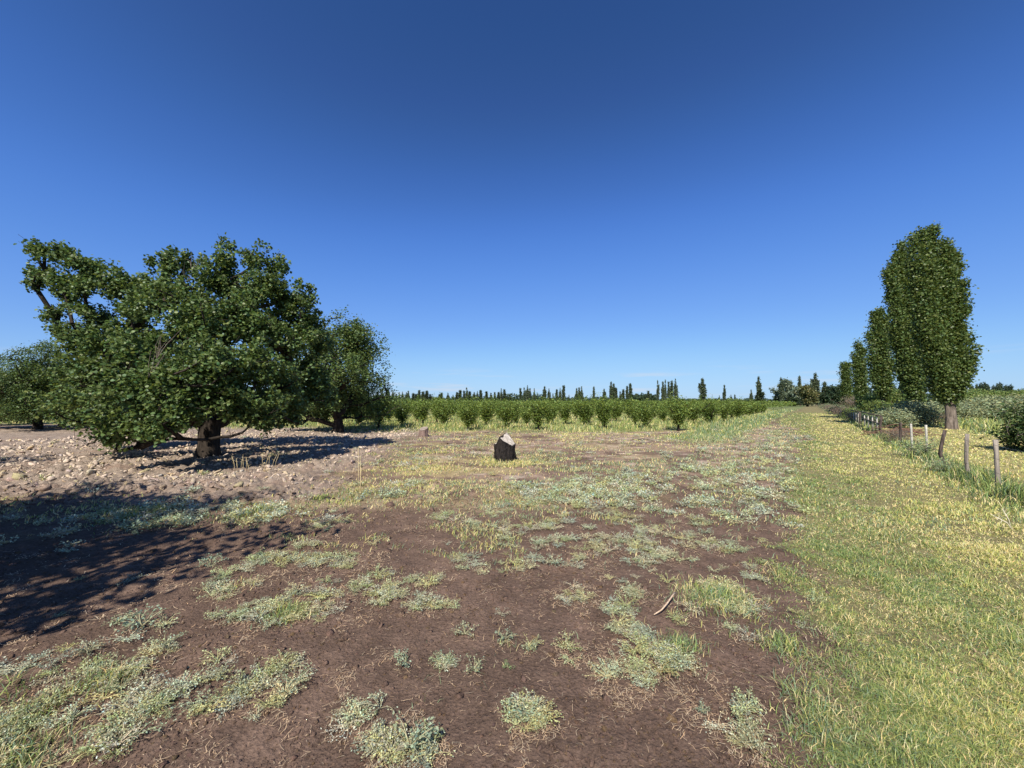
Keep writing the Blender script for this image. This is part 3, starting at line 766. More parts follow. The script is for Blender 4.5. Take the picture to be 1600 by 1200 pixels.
def round_tree(R, H, z_low, ntip, per, size, base, seed_asym=.3, nb=16, trunk_h=.8, tr=.18, mat_leaf='leaf', sig=.16, light=None, bark='bark', squash=1.0):
    """a spreading crown made of separate boughs; returns trunk mesh, crown mesh"""
    sk = Skel([(0, 0, -.1), (.02, 0, trunk_h * .5), (0, .03, trunk_h)])
    B = []
    for i in range(nb):
        a = 2 * math.pi * (i * .382 + RNG.normal() * .04); f = RNG.uniform(.15, .85) ** .8
        zc = z_low + (H - z_low) * (RNG.uniform(.12, .85) if f < .6 else RNG.uniform(.05, .6))
        rb = R * RNG.uniform(.26, .42)
        lim = math.sqrt(max(.08, 1 - ((zc - z_low) / (H - z_low) - .28) ** 2 * 1.7))
        B.append((np.array([math.cos(a) * (R - rb) * f * lim * 1.15, math.sin(a) * (R - rb) * f * lim * 1.15 * squash, zc]), rb))
    B.append((np.array([RNG.normal() * .2 * R, 0, H - R * .2]), R * .22))
    for p, r_ in sorted(B, key=lambda b: np.linalg.norm(b[0])): sk.grow(p, .35, .3, .1, first=1)
    tips = []
    for p, r_ in B:
        d = RNG.normal(size=(ntip // nb, 3)); d /= np.linalg.norm(d, axis=1)[:, None]
        k_ = max(1, len(d) // 7); sh = d[:k_]; stt = p + sh * r_ * RNG.uniform(.1, .8, (k_, 1)); en = stt + norm(sh + RNG.normal(size=sh.shape) * .5 + [0, 0, .25]) * r_ * RNG.uniform(.3, .75, (k_, 1))
        ii = RNG.integers(0, k_, len(d)); q = stt[ii] + (en - stt)[ii] * RNG.random((len(d), 1)) + RNG.normal(size=(len(d), 3)) * r_ * .05
        q[:, 2] = np.maximum(q[:, 2], z_low + RNG.random(len(q)) * .2)
        for e in q:
            tips.append(e)
            if RNG.random() < .3: sk.grow(e, .3, .1, .1, first=2)
    return sk.mesh('trunk', tr, .004 + tr * .02, M[bark], power=.45, flare=1.25), crown_mesh('crown', np.array(tips), per, sig, size, base, M[mat_leaf], 'rhomb', .32, .35, light)

def plant_tree(name, label, meshes, x, y, rz=0, sc=1, group='large fruit trees on the ploughed strip', cat='tree'):
    t = thing(name, label, cat, (x, y, gz(x, y) if abs(x) + abs(y) < 70 else 0), group, rz, sc)
    obj('trunk', meshes[0], t); obj('crown', meshes[1], t)
    return t
ft = [round_tree(3.7, 6.2, .75, 3400, 11, .105, LEAF_MID, nb=26, tr=.22) for _ in range(3)]
x2, y2 = on_ground(514, 676)
plant_tree('fruit_tree', 'second large fruit tree standing just behind and right of the biggest one', ft[0], x2 + .5, y2, .4, (1.12, 1.06, .97))
# the orchard of large trees running off to the left
for (px, Y, k_, sc, rz, lab) in ((62, 22.5, 1, .84, 2.0, 'large fruit tree seen through the gap left of the biggest tree, with a pointed top'),
                             (100, 25, 2, .74, 3.2, 'fruit tree low behind the far left flank of the biggest tree'),
                             (-45, 23, 0, .70, 5.0, 'large fruit tree mostly outside the left edge, its side branches in view'),
                             (-5, 27, 2, .66, .6, 'fruit tree cut by the left edge of the photo, dark and low'),
                             (20, 36, 0, .68, 1.2, 'distant fruit tree in the gap at the far left behind the nearer crowns'),
                             (190, 22.5, 2, .8, 4.0, 'fruit tree hidden low behind the left half of the biggest tree'),
                             (560, 27, 1, .50, 4.4, 'small fruit tree with drooping twigs at the right edge of the large trees')):
    X = (px - 800) / FPX * Y
    plant_tree('fruit_tree', lab, ft[k_], X, Y, rz, sc)
# its shadow falls over the lower left of the picture; the tree itself stands beside the camera
for (X, Y, k_, sc, rz, lab) in ((-7.75, -.75, 1, (1.26, 1.5, 1.25), 0.0, 'large fruit tree outside the left edge whose shade covers the near soil'),
                            (-16.0, 4.5, 2, 1.0, 2.6, 'large fruit tree outside the left edge, shading the ploughed strip')):
    plant_tree('fruit_tree', lab, ft[k_], X, Y, rz, sc)

# ---- stumps
def stump(name, label, x, y, rad, h, slope_dir, slope, bark, branch=True):
    z0 = gz(x, y)
    t = thing(name, label, 'stump', (x, y, z0))
    n, m = 40, 16
    an = np.arange(n) * 2 * math.pi / n
    lob = 1 + .07 * np.sin(an * 3 + .7) + .04 * np.sin(an * 7 + 2) + .03 * np.sin(an * 13)
    V = []
    for i in range(m):
        f = i / (m - 1)
        rr = rad * (1.10 - .18 * f + .12 * max(0, .15 - f) / .15) * (lob + .03 * np.sin(an * 9 + f * 6) + .035 * fbm(an * 4, an * 0 + f * 9, 161))
        top = h * (1 + slope * np.cos(an - slope_dir))
        X, Y_ = np.cos(an) * rr, np.sin(an) * rr
        V.append(np.stack([X + .03 * f, Y_, -.08 + (top + .08) * f], 1))
    V = np.concatenate(V); F = []
    for i in range(m - 1):
        for q in range(n): F.append((i * n + q, i * n + (q + 1) % n, (i + 1) * n + (q + 1) % n, (i + 1) * n + q))
    obj('bark', mesh('bark', V, np.array(F), None, M[bark], smooth=True), t)
    rim = V[-n:]; c0 = rim.mean(0)
    W = np.vstack([rim * 1.0 - (rim - c0) * .02 + [0, 0, .004], c0 + (rim - c0) * .6 + [0, 0, .008], c0 + (rim - c0) * .25 + [0, 0, .0], [c0 - [0, 0, .012]]])
    F = []
    for s in range(2):
        for q in range(n): F.append((s * n + q, s * n + (q + 1) % n, (s + 1) * n + (q + 1) % n, (s + 1) * n + q))
    T = [(2 * n + q, 2 * n + (q + 1) % n, 3 * n) for q in range(n)]
    obj('cut_face', mesh('cut_face', W, [np.array(F), np.array(T)], None, M['twig'], smooth=True), t)
    return t, z0
sx, sy = on_ground(788, 722)
def black_stump():
    """a thick charred trunk sawn off on a slant: main cut falls to the right and front, a rough shoulder falls to the left"""
    x, y = sx, sy + .25; z0 = gz(x, y)
    t = thing('tree_stump', 'thick black charred stump with a slanted pale cut face in the middle of the field', 'stump', (x, y, z0))
    def top(X, Y_):
        z1 = .63 - .85 * (X - .08) + .50 * Y_
        z2 = .745 + .80 * X - 1.1 * np.maximum(-X - .14, 0) + .02 * np.sin(X * 30) + .02 * np.sin(Y_ * 25)
        z3 = .48 + .25 * (X + .27) + .0 * Y_
        zc_ = np.maximum(z2, z3); return -np.log(np.exp(-z1 * 28) + np.exp(-zc_ * 28)) / 28, z1 <= np.maximum(z2, z3), z3 > z2
    n, m = 56, 24
    an = np.arange(n) * 2 * math.pi / n
    def lob(f): return 1 + .05 * np.sin(an * 3 + .7 + f) + .03 * np.sin(an * 7 + 2 - 2 * f) + .16 * (fbm(np.cos(an) * 3 + 5, np.sin(an) * 3 + f * 4, 161) - .5) + .10 * (vnoise(np.cos(an) * 9 + 5, np.sin(an) * 9 + f * 16, 163) - .5)
    V = []
    for i in range(m):
        f = i / (m - 1); l_ = lob(f)
        fl = 1.05 - .05 * f + .16 * math.exp(-f * 9) * (1 + .6 * np.sin(an * 5 + 1)); X, Y_ = np.cos(an) * .28 * fl * l_, np.sin(an) * .27 * fl * l_
        zt = top(X, Y_)[0]
        V.append(np.stack([X, Y_, -.1 + (zt + .1) * f], 1))
    V = np.concatenate(V); F = []
    for i in range(m - 1):
        for q in range(n): F.append((i * n + q, i * n + (q + 1) % n, (i + 1) * n + (q + 1) % n, (i + 1) * n + q))
    rim = V[-n:]; G = [rim]
    nr = 12
    for k_ in range(1, nr): 
        f = 1 - k_ / nr; X, Y_ = rim[:, 0] * f, rim[:, 1] * f; G.append(np.stack([X, Y_, top(X, Y_)[0]], 1))
    G = np.concatenate(G); c_ = len(G); G = np.vstack([G, [0, 0, top(np.array([0.]), np.array([0.]))[0][0]]])
    caps = {'bark': [], 'cut': [], 'small': []}
    for k_ in range(nr):
        for q in range(n):
            fc = (k_ * n + q, k_ * n + (q + 1) % n, c_, c_) if k_ == nr - 1 else (k_ * n + q, k_ * n + (q + 1) % n, (k_ + 1) * n + (q + 1) % n, (k_ + 1) * n + q)
            cen = G[list(fc)].mean(0); _, cut, low = top(cen[0:1], cen[1:2])
            caps['cut' if cut[0] and k_ > 0 else 'small' if (cen[0] < -.165 and -.16 < cen[1] < .14) else 'bark'].append(fc)
    def part_mesh(name, fs, m_):
        used = sorted({i_ for f in fs for i_ in f}); mp_ = {v_: j_ for j_, v_ in enumerate(used)}
        return mesh(name, G[used] + [0, 0, .003], sub([tuple(mp_[i_] for i_ in f) for f in fs]), None, m_)
    def sub(fs):
        Q = np.array([f for f in fs if f[2] != f[3]]); T = np.array([f[:3] for f in fs if f[2] == f[3]])
        return [a_ for a_ in (Q, T) if len(a_)]
    kb = len(V)
    fb_ = [a_ + kb for a_ in sub(caps['bark'])]
    obj('bark', mesh('bark', np.vstack([V, G]), [np.array(F)] + fb_, None, M['char'], smooth=True), t)
    obj('cut_face', part_mesh('cut_face', caps['cut'], M['cut']), t)
    obj('small_cut_face', part_mesh('small_cut_face', caps['small'], M['cut']), t)
    V, Q, T = tube([(.0, .12, .6), (.03, .14, .76), (.08, .12, .86), (.13, .1, .93)], [.014, .01, .007, .003], 5)
    obj('twig', mesh('twig', V, [Q, T], None, M['twig']), t)
black_stump()
qx, qy = on_ground(659, 685)
stump('tree_stump', 'smaller brown stump with a pale top left of the black one near the orchard', qx, qy + .2, .20, .36, math.radians(70), .22, 'brown_bark')

# ---- poplars
def poplar(H, W, ntip, per, size, base=(.072, .096, .026), low=.12, nplume=7, sig=.16, tr=.2, bark='pale_bark', light=(.15, .18, .055), tr_seg=.8, tops=None, pr=.13):
    lowz = low * H
    axis = [(0, 0, -.2)] + [(RNG.normal() * .03, RNG.normal() * .03, z_) for z_ in np.arange(tr_seg, H * .9, H / 12)]
    sk = Skel(axis)
    tips = []
    pl = []
    for i in range(nplume):
        a = 2.4 * i + RNG.normal() * .3; f = 0 if i == 0 else RNG.uniform(.45, 1)
        top = H * (1 if i == 0 else RNG.uniform(.55, .97 - .14 * f))
        rx = W * .5 * f * RNG.uniform(.55, .8)
        pl.append((math.cos(a) * rx, math.sin(a) * rx, top))
    if tops: pl = tops
    tot = sum(p[2] for p in pl)
    for (ax_, ay_, top) in pl:
        n = int(ntip * top / tot)
        z0 = lowz + RNG.uniform(0, .08) * H
        t_ = RNG.random(n) ** .9
        z_ = z0 + (top - z0) * t_
        spread = W * pr * 2 * (.35 + .65 * np.sin(np.clip(t_ * 1.15 + .12, 0, 1) * math.pi) ** .7) * np.clip((1 - t_) * 5, .12, 1)
        bow = np.sin(np.clip(t_ * 1.1, 0, 1) * math.pi * .55) 
        ang = RNG.uniform(0, 2 * math.pi, n); rr = spread * np.sqrt(RNG.random(n))
        # lumpy tufts
        lum = (.5 + .9 * vnoise(ang * 1.6, z_ * 1.6 / max(W * .35, .4), int(abs(ax_) * 100) + 3)) * np.clip((1 - t_) * 3.2 + .1, .2, 1)
        q = np.stack([ax_ * bow + np.cos(ang) * rr * lum, ay_ * bow + np.sin(ang) * rr * lum, z_], 1)
        tips.append(q)
        for zz_ in np.linspace(z0 + .3, top - .2, max(3, int(top / 1.2))):
            tt = (zz_ - z0) / (top - z0); bb = math.sin(min(tt * 1.1, 1) * math.pi * .55)
            sk.grow(np.array([ax_ * bb, ay_ * bb, zz_]), H / 14, 2.0, .04)
        for e in q[::max(1, int(len(q) / 60))]: sk.grow(e, H / 14, 1.2, .04)
    return (sk.mesh('trunk', tr, max(.006, tr * .04), M[bark], power=.5, flare=1.5), crown_mesh('crown', np.concatenate(tips), per, sig, size, base, M['poplar'], 'rhomb', .25, .25, light, .95))
VPOP = 6.6
def pop_at(px, v=VPOP):
    u = u_of_px(px, v); return xy(u, v)
GP = 'tall poplars in a row behind the fence'
def plumed(X, Y, tpx, plumes, ntip, per, size, tr, zlow, label, sig, bark='pale_bark'):
    """poplar made of separate upright plumes: (top px, top py, px half way up, radius px)"""
    k_ = Y / FPX
    sk = Skel([(0, 0, -.2), (.02, 0, zlow * .4), (0, 0, zlow * .8), (0, 0, zlow)])
    tips = []
    tot = sum((at(a, b, Y)[2] - zlow) * r ** 1.4 for a, b, c, r in plumes)
    for i, (px, py, pm, rp) in enumerate(plumes):
        zt = at(px, py, Y)[2]; dy = RNG.uniform(-.7, .7) if i > 1 else 0; tq = (tpx - 800) / FPX
        A = np.array([RNG.normal() * .10 + (pm - tpx) * k_ * .25 + dy * .25 * tq, dy * .25, zlow * RNG.uniform(.85, 1.15)])
        B_ = np.array([(pm - tpx) * k_ + dy * tq, dy, zlow + (zt - zlow) * .45]); C_ = np.array([(px - tpx) * k_ + dy * .7 * tq, dy * .7, zt])
        n = int(ntip * (zt - zlow) * rp ** 1.4 / tot)
        t = RNG.random(n) ** .85
        Pc = np.where(t[:, None] < .45, A + (B_ - A) * (t[:, None] / .45), B_ + (C_ - B_) * ((t[:, None] - .45) / .55))
        rad = rp * (.82 if ntip > 3000 else .86) * k_ / math.sqrt(1 + tq * tq * .6) * (.72 + .42 * np.sin(np.clip(t * 1.1, 0, 1) * math.pi)) * np.clip((1 - t) * 10, .25, 1) * (.38 + .62 * np.clip(t / .28, 0, 1))
        ang = RNG.uniform(0, 2 * math.pi, n)
        lum = .30 + 1.45 * vnoise(ang * 1.5 + i * 7, Pc[:, 2] * 1.15, i)
        q = Pc + np.stack([np.cos(ang), np.sin(ang), RNG.normal(size=n) * .3], 1) * (rad * RNG.random(n) ** .5 * lum)[:, None]
        q = q[(vnoise(q[:, 0] * 1.9 + q[:, 1] * 1.2 + 5 * i, q[:, 2] * 1.3, i + 3)) > .20]
        tips.append(q)
        # upswept leafy sprays standing off the plume make its ragged outline
        for _ in range(int((zt - zlow) * 1.3) if ntip > 3000 else 0):
            ts = RNG.uniform(.12, .97); c_ = A + (B_ - A) * (ts / .45) if ts < .45 else B_ + (C_ - B_) * ((ts - .45) / .55)
            a_ = RNG.uniform(0, 2 * math.pi); rr_ = rp * k_ * .78 / math.sqrt(1 + tq * tq * .6) * (1 - .6 * max(0, ts - .6) / .4) * min(1, .45 + ts * 2)
            o_ = np.array([math.cos(a_), math.sin(a_), 0]); b_ = c_ + o_ * rr_ * .75; e_ = b_ + (o_ * .30 + [0, 0, 1]) * RNG.uniform(.3, .6)
            m_ = int(7 + 260 * ntip / 6800 * .06); tt = RNG.random((m_, 1))
            tips.append(b_ + (e_ - b_) * tt + RNG.normal(size=(m_, 3)) * .07 * (1.25 - tt))
        for f in np.linspace(.1, .97, 10):
            c_ = A + (B_ - A) * (f / .45) if f < .45 else B_ + (C_ - B_) * ((f - .45) / .55)
            sk.grow(c_, .7, 2.0, .04)
        for e in q[::max(1, n // 30)]: sk.grow(e, .5, 1.0, .05)
    tips = np.concatenate(tips)
    m = (sk.mesh('trunk', tr, .008, M[bark], power=.42, flare=1.3), crown_mesh('crown', tips, per, sig, size, (.095, .135, .038), M['poplar'], 'rhomb', .25, .25, (.15, .18, .055), .95))
    plant_tree('poplar_tree', label, m, X, Y, 0, 1, GP)
def right_poplars():
    X, Y = on_ground(1486, 671)
    plumed(X, Y, 1486, [(1476, 356, 1472, 12), (1455, 361, 1460, 10), (1441, 373, 1452, 10), (1496, 379, 1487, 12), (1508, 397, 1495, 12), (1517, 440, 1502, 11), (1523, 512, 1508, 10), (1529, 542, 1512, 8), (1462, 410, 1462, 13),
                        (1482, 430, 1480, 14), (1447, 440, 1455, 11), (1518, 575, 1507, 9), (1450, 500, 1464, 13), (1500, 520, 1495, 13), (1470, 470, 1474, 15), (1490, 440, 1486, 13), (1455, 590, 1468, 12)], 6800, 10, .125, .23, 1.7, 'tallest nearest poplar with a thick pale ridged trunk and several tops', .14)
    X, Y = pop_at(1431, 6.9)
    plumed(X, Y, 1431, [(1421, 379, 1421, 11), (1413, 395, 1415, 11), (1403, 411, 1410, 10), (1398, 426, 1409, 10), (1431, 400, 1430, 12), (1405, 478, 1414, 10), (1440, 420, 1438, 11), (1408, 540, 1418, 9), (1436, 500, 1436, 13), (1418, 450, 1420, 13), (1425, 520, 1426, 12), (1446, 440, 1442, 12)], 5200, 9, .15, .25, 1.2,
           'second tall poplar, its dark crown merging with the nearest one on its left', .18, 'bark')
    X, Y = pop_at(1380)
    plumed(X, Y, 1381, [(1382, 484, 1381, 9), (1373, 488, 1374, 8), (1391, 496, 1389, 8), (1362, 520, 1368, 6), (1398, 560, 1392, 6), (1384, 520, 1382, 10), (1366, 580, 1374, 7)], 2600, 8, .19, .2, 2.2, 'third poplar, half as tall as its right neighbour, thin dark trunk', .22, 'bark')
    X, Y = pop_at(1346)
    plumed(X, Y, 1347, [(1345, 533, 1346, 6), (1352, 545, 1351, 5), (1338, 550, 1341, 4), (1347, 570, 1347, 7)], 1500, 7, .24, .2, 1.2, 'fourth poplar, slimmer, between the short round-topped one and the third', .26, 'bark')
    X, Y = pop_at(1322.5)
    plumed(X, Y, 1323, [(1321, 567, 1321, 5), (1327, 568, 1326, 5), (1323, 590, 1323, 6)], 1200, 7, .30, .2, .9, 'fifth and smallest poplar of the row behind the fence', .3, 'bark')
right_poplars()

# far poplars share six meshes (12 m tall)
FP = [poplar(12, w_, 420, 6, .46, base=(.085, .110, .060), low=.03, nplume=p_, sig=.24, tr=.22, light=(.13, .16, .09)) for w_, p_ in ((1.9, 3), (2.4, 4), (2.9, 5), (2.1, 3), (3.4, 6), (1.7, 2))]
ORD = ['first', 'second', 'third', 'fourth', 'fifth', 'sixth', 'seventh', 'eighth', 'ninth', 'tenth', 'eleventh', 'twelfth', 'thirteenth', 'fourteenth', 'fifteenth', 'sixteenth',
       'seventeenth', 'eighteenth', 'nineteenth', 'twentieth', 'twenty-first', 'twenty-second', 'twenty-third', 'twenty-fourth', 'twenty-fifth', 'twenty-sixth', 'twenty-seventh', 'twenty-eighth', 'twenty-ninth', 'thirtieth']
def far_pop(px, py, wpx, D, label, k_=None, grp='poplars on the horizon behind the orchard'):
    X = (px - 800) / FPX * D; H = at(px, py, D)[2]
    k_ = int(RNG.integers(0, 6)) if k_ is None else k_
    base_w = (1.9, 2.4, 2.9, 2.1, 3.4, 1.7)[k_]
    s = (wpx * D / FPX) / base_w
    t = thing('poplar_tree', label, 'poplar', (X, D, 0), grp, RNG.uniform(0, 6.28), (s, s, H / 12))
    obj('trunk', FP[k_][0], t); obj('crown', FP[k_][1], t)
# clusters along the skyline, left to right: (px, top py, width px)
CL = [('in the dense line at the skyline left end', 330, [(590, 613, 4), (597, 609, 4), (604, 608, 4), (607, 610, 4), (614, 610, 5), (619, 616, 3), (624, 613, 4), (629, 612, 4), (635, 613, 4), (638, 611, 4), (646, 615, 5), (650, 616, 4), (655, 610, 5), (661, 612, 5), (667, 611, 5), (672, 616, 4), (675, 616, 3), (687, 616, 5), (690, 614, 4), (700, 614, 5)]),
      ('in the ragged line above the black stump', 320, [(708, 617, 3), (714, 613, 4), (719, 610, 5), (725, 611, 4), (729, 606, 4), (734, 612, 5), (741, 613, 4), (746, 611, 4), (751, 610, 5), (760, 612, 5), (767, 614, 4), (773, 613, 4), (779, 613, 4), (783, 607, 4), (788, 609, 4), (797, 616, 4)]),
      ('in the clump right of the black stump', 290, [(813, 607, 4), (819, 606, 4), (824, 602, 5), (828, 607, 4), (835, 607, 4)]),
      ('of the two pale poplars in the open', 290, [(851, 604, 5), (858, 607, 5)]),
      ('in the sparse middle of the skyline', 290, [(864, 615, 2), (870, 609, 4), (875, 606, 4), (881, 603, 5), (889, 617, 2), (901, 607, 4), (905, 606, 4), (909, 604, 5), (928, 605, 3), (944, 608, 4)]),
      ('in the group left of the six slender ones', 240, [(955, 597, 5), (959, 600, 6), (963, 607, 4), (969, 612, 4), (974, 609, 4), (980, 604, 4), (985, 600, 5), (1013, 611, 5)]),
      ('of the six slender ones standing close together', 215, [(1028, 595, 4), (1036, 597, 4), (1040, 594, 3.5), (1045, 597, 4), (1050, 596, 4), (1056, 592, 6)]),
      ('of the lone poplars on the open skyline', 200, [(1098, 592, 8), (1132, 602, 4), (1124, 618, 2), (1142, 617, 2), (1148, 617, 2), (1174, 609, 5)]),
      ('of those round the far end of the lane', 170, [(1186, 589, 6), (1187, 608, 10), (1221, 591, 6), (1250, 589, 4), (1268, 592, 5), (1275, 584, 8), (1289, 598, 6)])]
for where, D, lst in CL:
    for i, (px, py, wp) in enumerate(lst):
        far_pop(px, py, wp * 1.25, D * RNG.uniform(.96, 1.04), 'slim dark poplar, %s from left %s' % (ORD[i], where), 1 if wp > 6 else None)

# the rounded trees at the end of the lane
rt = round_tree(6.5, 13, 2.2, 900, 6, .75, (.16, .20, .13), nb=22, trunk_h=2.2, tr=.4, mat_leaf='poplar', sig=.5, light=(.24, .28, .18), bark='pale_bark')
X, D = (1229 - 800) / FPX * 175, 175
plant_tree('round_tree', 'pale round-crowned tree left of the lane end, behind a dark poplar', rt, X, D, .3, (1, 1, at(1229, 594, D)[2] / 13), None)
rt2 = round_tree(4.2, 8.5, .5, 700, 6, .6, (.12, .13, .05), nb=20, trunk_h=1.2, tr=.35, mat_leaf='poplar', sig=.4, light=(.26, .22, .09))
X, D = (1261 - 800) / FPX * 150, 150
plant_tree('round_tree', 'yellowish round tree closing the far end of the grass lane', rt2, X, D, 1.3, (1, 1, at(1261, 602, D)[2] / 8.5), None)
rt3 = round_tree(4.5, 8, .6, 420, 6, .8, (.045, .07, .035), nb=16, trunk_h=1.5, tr=.3, mat_leaf='poplar', sig=.5, light=(.07, .10, .05))
wl = [(1296, 606, 150), (1304, 607, 150), (1311, 605, 150), (1215, 620, 175), (1240, 622, 170), (1255, 614, 200), (1280, 615, 190)]
for i, (px, py, D) in enumerate(wl):
    plant_tree('broadleaf_tree', 'dark rounded tree, %s from the left among those round the lane end' % ORD[sorted(range(len(wl)), key=lambda q: wl[q][0]).index(i)], rt3, (px - 800) / FPX * D, D, i * 1.1, (.8, .8, at(px, py, D)[2] / 8), 'dark rounded trees round the lane end')
tr_r = [(1466, 602), (1505, 603), (1519, 605), (1527, 604), (1533, 602), (1540, 602), (1544, 604), (1552, 606), (1559, 603), (1565, 602), (1573, 605), (1578, 605), (1597, 611)]
for i, (px, py) in enumerate(tr_r):
    D = 185 + 10 * math.sin(i * 2.1)
    plant_tree('broadleaf_tree', 'distant dark tree, %s from the left in the tree line right of the poplars' % ORD[i], rt3, (px - 800) / FPX * D, D, i * 1.7, (.42, .42, at(px, py, D)[2] / 8), 'distant trees right of the poplars')

# ---- far woods and orchards too many to count: low dark band along the horizon
def far_wood():
    P = []
    for (px0, px1, py, D, n) in ((-150, 640, 618, 300, 5000), (560, 1000, 622, 345, 9000), (780, 850, 617, 330, 1200), (985, 1025, 618, 300, 1600), (1000, 1240, 624, 330, 5000), (1290, 1420, 606, 260, 3000), (1240, 1700, 617, 250, 9000), (1480, 1700, 612, 240, 2500)):
        px = RNG.uniform(px0, px1, n); D_ = D + RNG.uniform(0, 25, n)
        X = (px - 800) / FPX * D_; top = (at(0, py, D)[2]) * (.72 + .45 * fbm(px * .13, px * 0, 171) + .2 * vnoise(px * .6, px * 0, 173))
        P.append(np.stack([X, D_, top * RNG.random(n) ** .7], 1))
    P = np.concatenate(P)
    V, F, cc = leaves(P, 1.5, tint(len(P), (.045, .072, .035), .25, .08), 'rhomb', .3, .2, .3, .9)
    o = obj('far_wood', mesh('far_wood', V, F, cc, M['poplar'])); tag(o, 'low dark band of distant woodland along the horizon', None, None, 'stuff')
far_wood()

# ---- the young orchard
def orchard_tree(per, size, ntip):
    R, H = RNG.uniform(.88, 1.10), 1.85
    sk = Skel([(0, 0, -.05), (RNG.normal() * .03, 0, .18), (RNG.normal() * .04, RNG.normal() * .04, .34)])
    tips = []
    nb = 8
    for i in range(nb):
        a = 2 * math.pi * i / nb + RNG.normal() * .25; rr = R * RNG.uniform(.35, .8)
        top = np.array([math.cos(a) * rr, math.sin(a) * rr, H * RNG.uniform(.66, .95)])
        sk.grow(top * [.55, .55, .62], .25, .9, .08, first=1); sk.grow(top, .25, .9, .08, first=1)
        m = ntip // nb
        t = RNG.random(m) ** .75
        q = np.array([0, 0, .38]) + (top - np.array([0, 0, .38])) * t[:, None] + RNG.normal(size=(m, 3)) * (.06 + .11 * t[:, None]) * [1, 1, 1.2]
        q[:, 2] = np.maximum(q[:, 2], .30)
        tips.append(q)
        for e in q[::max(1, m // 6)]: sk.grow(e, .25, .4, .08, first=1)
    return sk.mesh('trunk', .06, .006, M['bark'], power=.45, flare=1.2), crown_mesh('crown', np.concatenate(tips), per, .10, size, (.145, .200, .044), M['leaf'], 'rhomb', .45, .2, (.26, .33, .08), .45)
near_o = [orchard_tree(10, .115, 250) for _ in range(6)]
far_o = [orchard_tree(5, .24, 80) for _ in range(5)]
def orchard():
    front = [(592, 672), (628, 668), (660, 664), (693, 667), (731, 673), (759, 666), (791, 672), (841, 674), (883, 664), (920, 662), (944, 671), (963, 660), (1008, 671), (1061, 675), (1084, 664), (1108, 667), (1132, 661), (1152, 657)]
    pts = []
    for i, (px, py) in enumerate(front):
        X, Y = on_ground(px, py - 1.5); pts.append((X, Y))
        t = thing('orchard_tree', 'young fruit tree, %s from the left along the front edge of the orchard' % ORD[i], 'fruit tree', (X, Y, gz(X, Y)), 'young fruit trees of the orchard', RNG.uniform(0, 6.28), float(RNG.uniform(.9, 1.08)))
        m = near_o[i % 6]; obj('trunk', m[0], t); obj('crown', m[1], t)
    cand = []
    for iu in range(0, 140):
        for iv in range(0, 60):
            u, v = 16 + iu * 2.5 + RNG.normal() * .12, -6.2 - iv * 2.9 + RNG.normal() * .12
            X, Y = xy(u, v)
            if Y < 24.5 or Y > 320 or X < -.62 * Y - 4: continue
            if X < -6 and Y < 28: continue
            if RNG.random() < .09: continue
            cand.append((Y, X))
    cand.sort()
    # keep clear of the front trees
    cand = [(Y, X) for Y, X in cand if min((X - a) ** 2 + (Y - b) ** 2 for a, b in pts) > 1.7 ** 2]
    near, rest = cand[:282], cand[282:]
    for i, (Y, X) in enumerate(near):
        t = thing('orchard_tree', 'young bushy fruit tree in the rows behind the front edge of the orchard', 'fruit tree', (X, Y, gz(X, Y) if Y < 60 else 0), 'young fruit trees of the orchard', RNG.uniform(0, 6.28), (lambda a_: (a_ * RNG.uniform(.85, 1.05), a_, a_ * RNG.uniform(.85, 1.08)))(float(RNG.uniform(.72, 1.10))))
        m = near_o[int(RNG.integers(0, 6))] if Y < 34 else far_o[int(RNG.integers(0, 5))]
        obj('trunk', m[0], t); obj('crown', m[1], t)
    # everything beyond as one mass
    lo = []
    for Y, X in rest:
        if Y > 220: continue
        n = int(np.clip(60 * 50 / Y, 14, 60))
        d = RNG.normal(size=(n, 3)) * [.45, .45, .33]; lo.append((np.array([X, Y, 1.2]) + d, np.full(n, .26 * max(1, Y / 70))))
    P = np.concatenate([a for a, b in lo]); s = np.concatenate([b for a, b in lo]); P[:, 2] = np.clip(P[:, 2], .3, 1.95 + RNG.random(len(P)) * .1)
    V, F, cc = leaves(P, s, tint(len(P), (.135, .185, .042), .3, .1), 'rhomb', .45, .2, .3, .7)
    o = obj('far_orchard', mesh('far_orchard', V, F, cc, M['leaf'])); tag(o, 'endless low green rows of young fruit trees beyond the nearer rows', None, None, 'stuff')
    print('orchard', len(cand), len(P))
orchard()

# ================================================================ SHRUBS
def shrub_mesh(R, H, ntip, per, size, base, light=None, aspect=.6, stems=True, sig=.07, m='weed', bark='twig', power=.5):
    sk = Skel([(0, 0, -.05), (0, 0, H * .12)])
    tips = []
    nb = 9
    for i in range(nb):
        a = 2 * math.pi * i / nb + RNG.normal() * .3; f = RNG.uniform(.2, .8)
        c_ = np.array([math.cos(a) * R * f, math.sin(a) * R * f, H * RNG.uniform(.35, .85) * (1 - .3 * f)])
        sk.grow(c_, .2, .4, .1)
        q = c_ + RNG.normal(size=(ntip // nb, 3)) * np.array([R * .26, R * .26, H * .18])
        q[:, 2] = np.clip(q[:, 2], .05, H * 1.05)
        tips.append(q)
        for e in q[::4]: sk.grow(e, .2, .3, .1)
    return sk.mesh('stems', .03, .005, M[bark], power=power), crown_mesh('foliage', np.concatenate(tips), per, sig, size, base, M[m], 'rhomb', .4, .1, light, aspect)
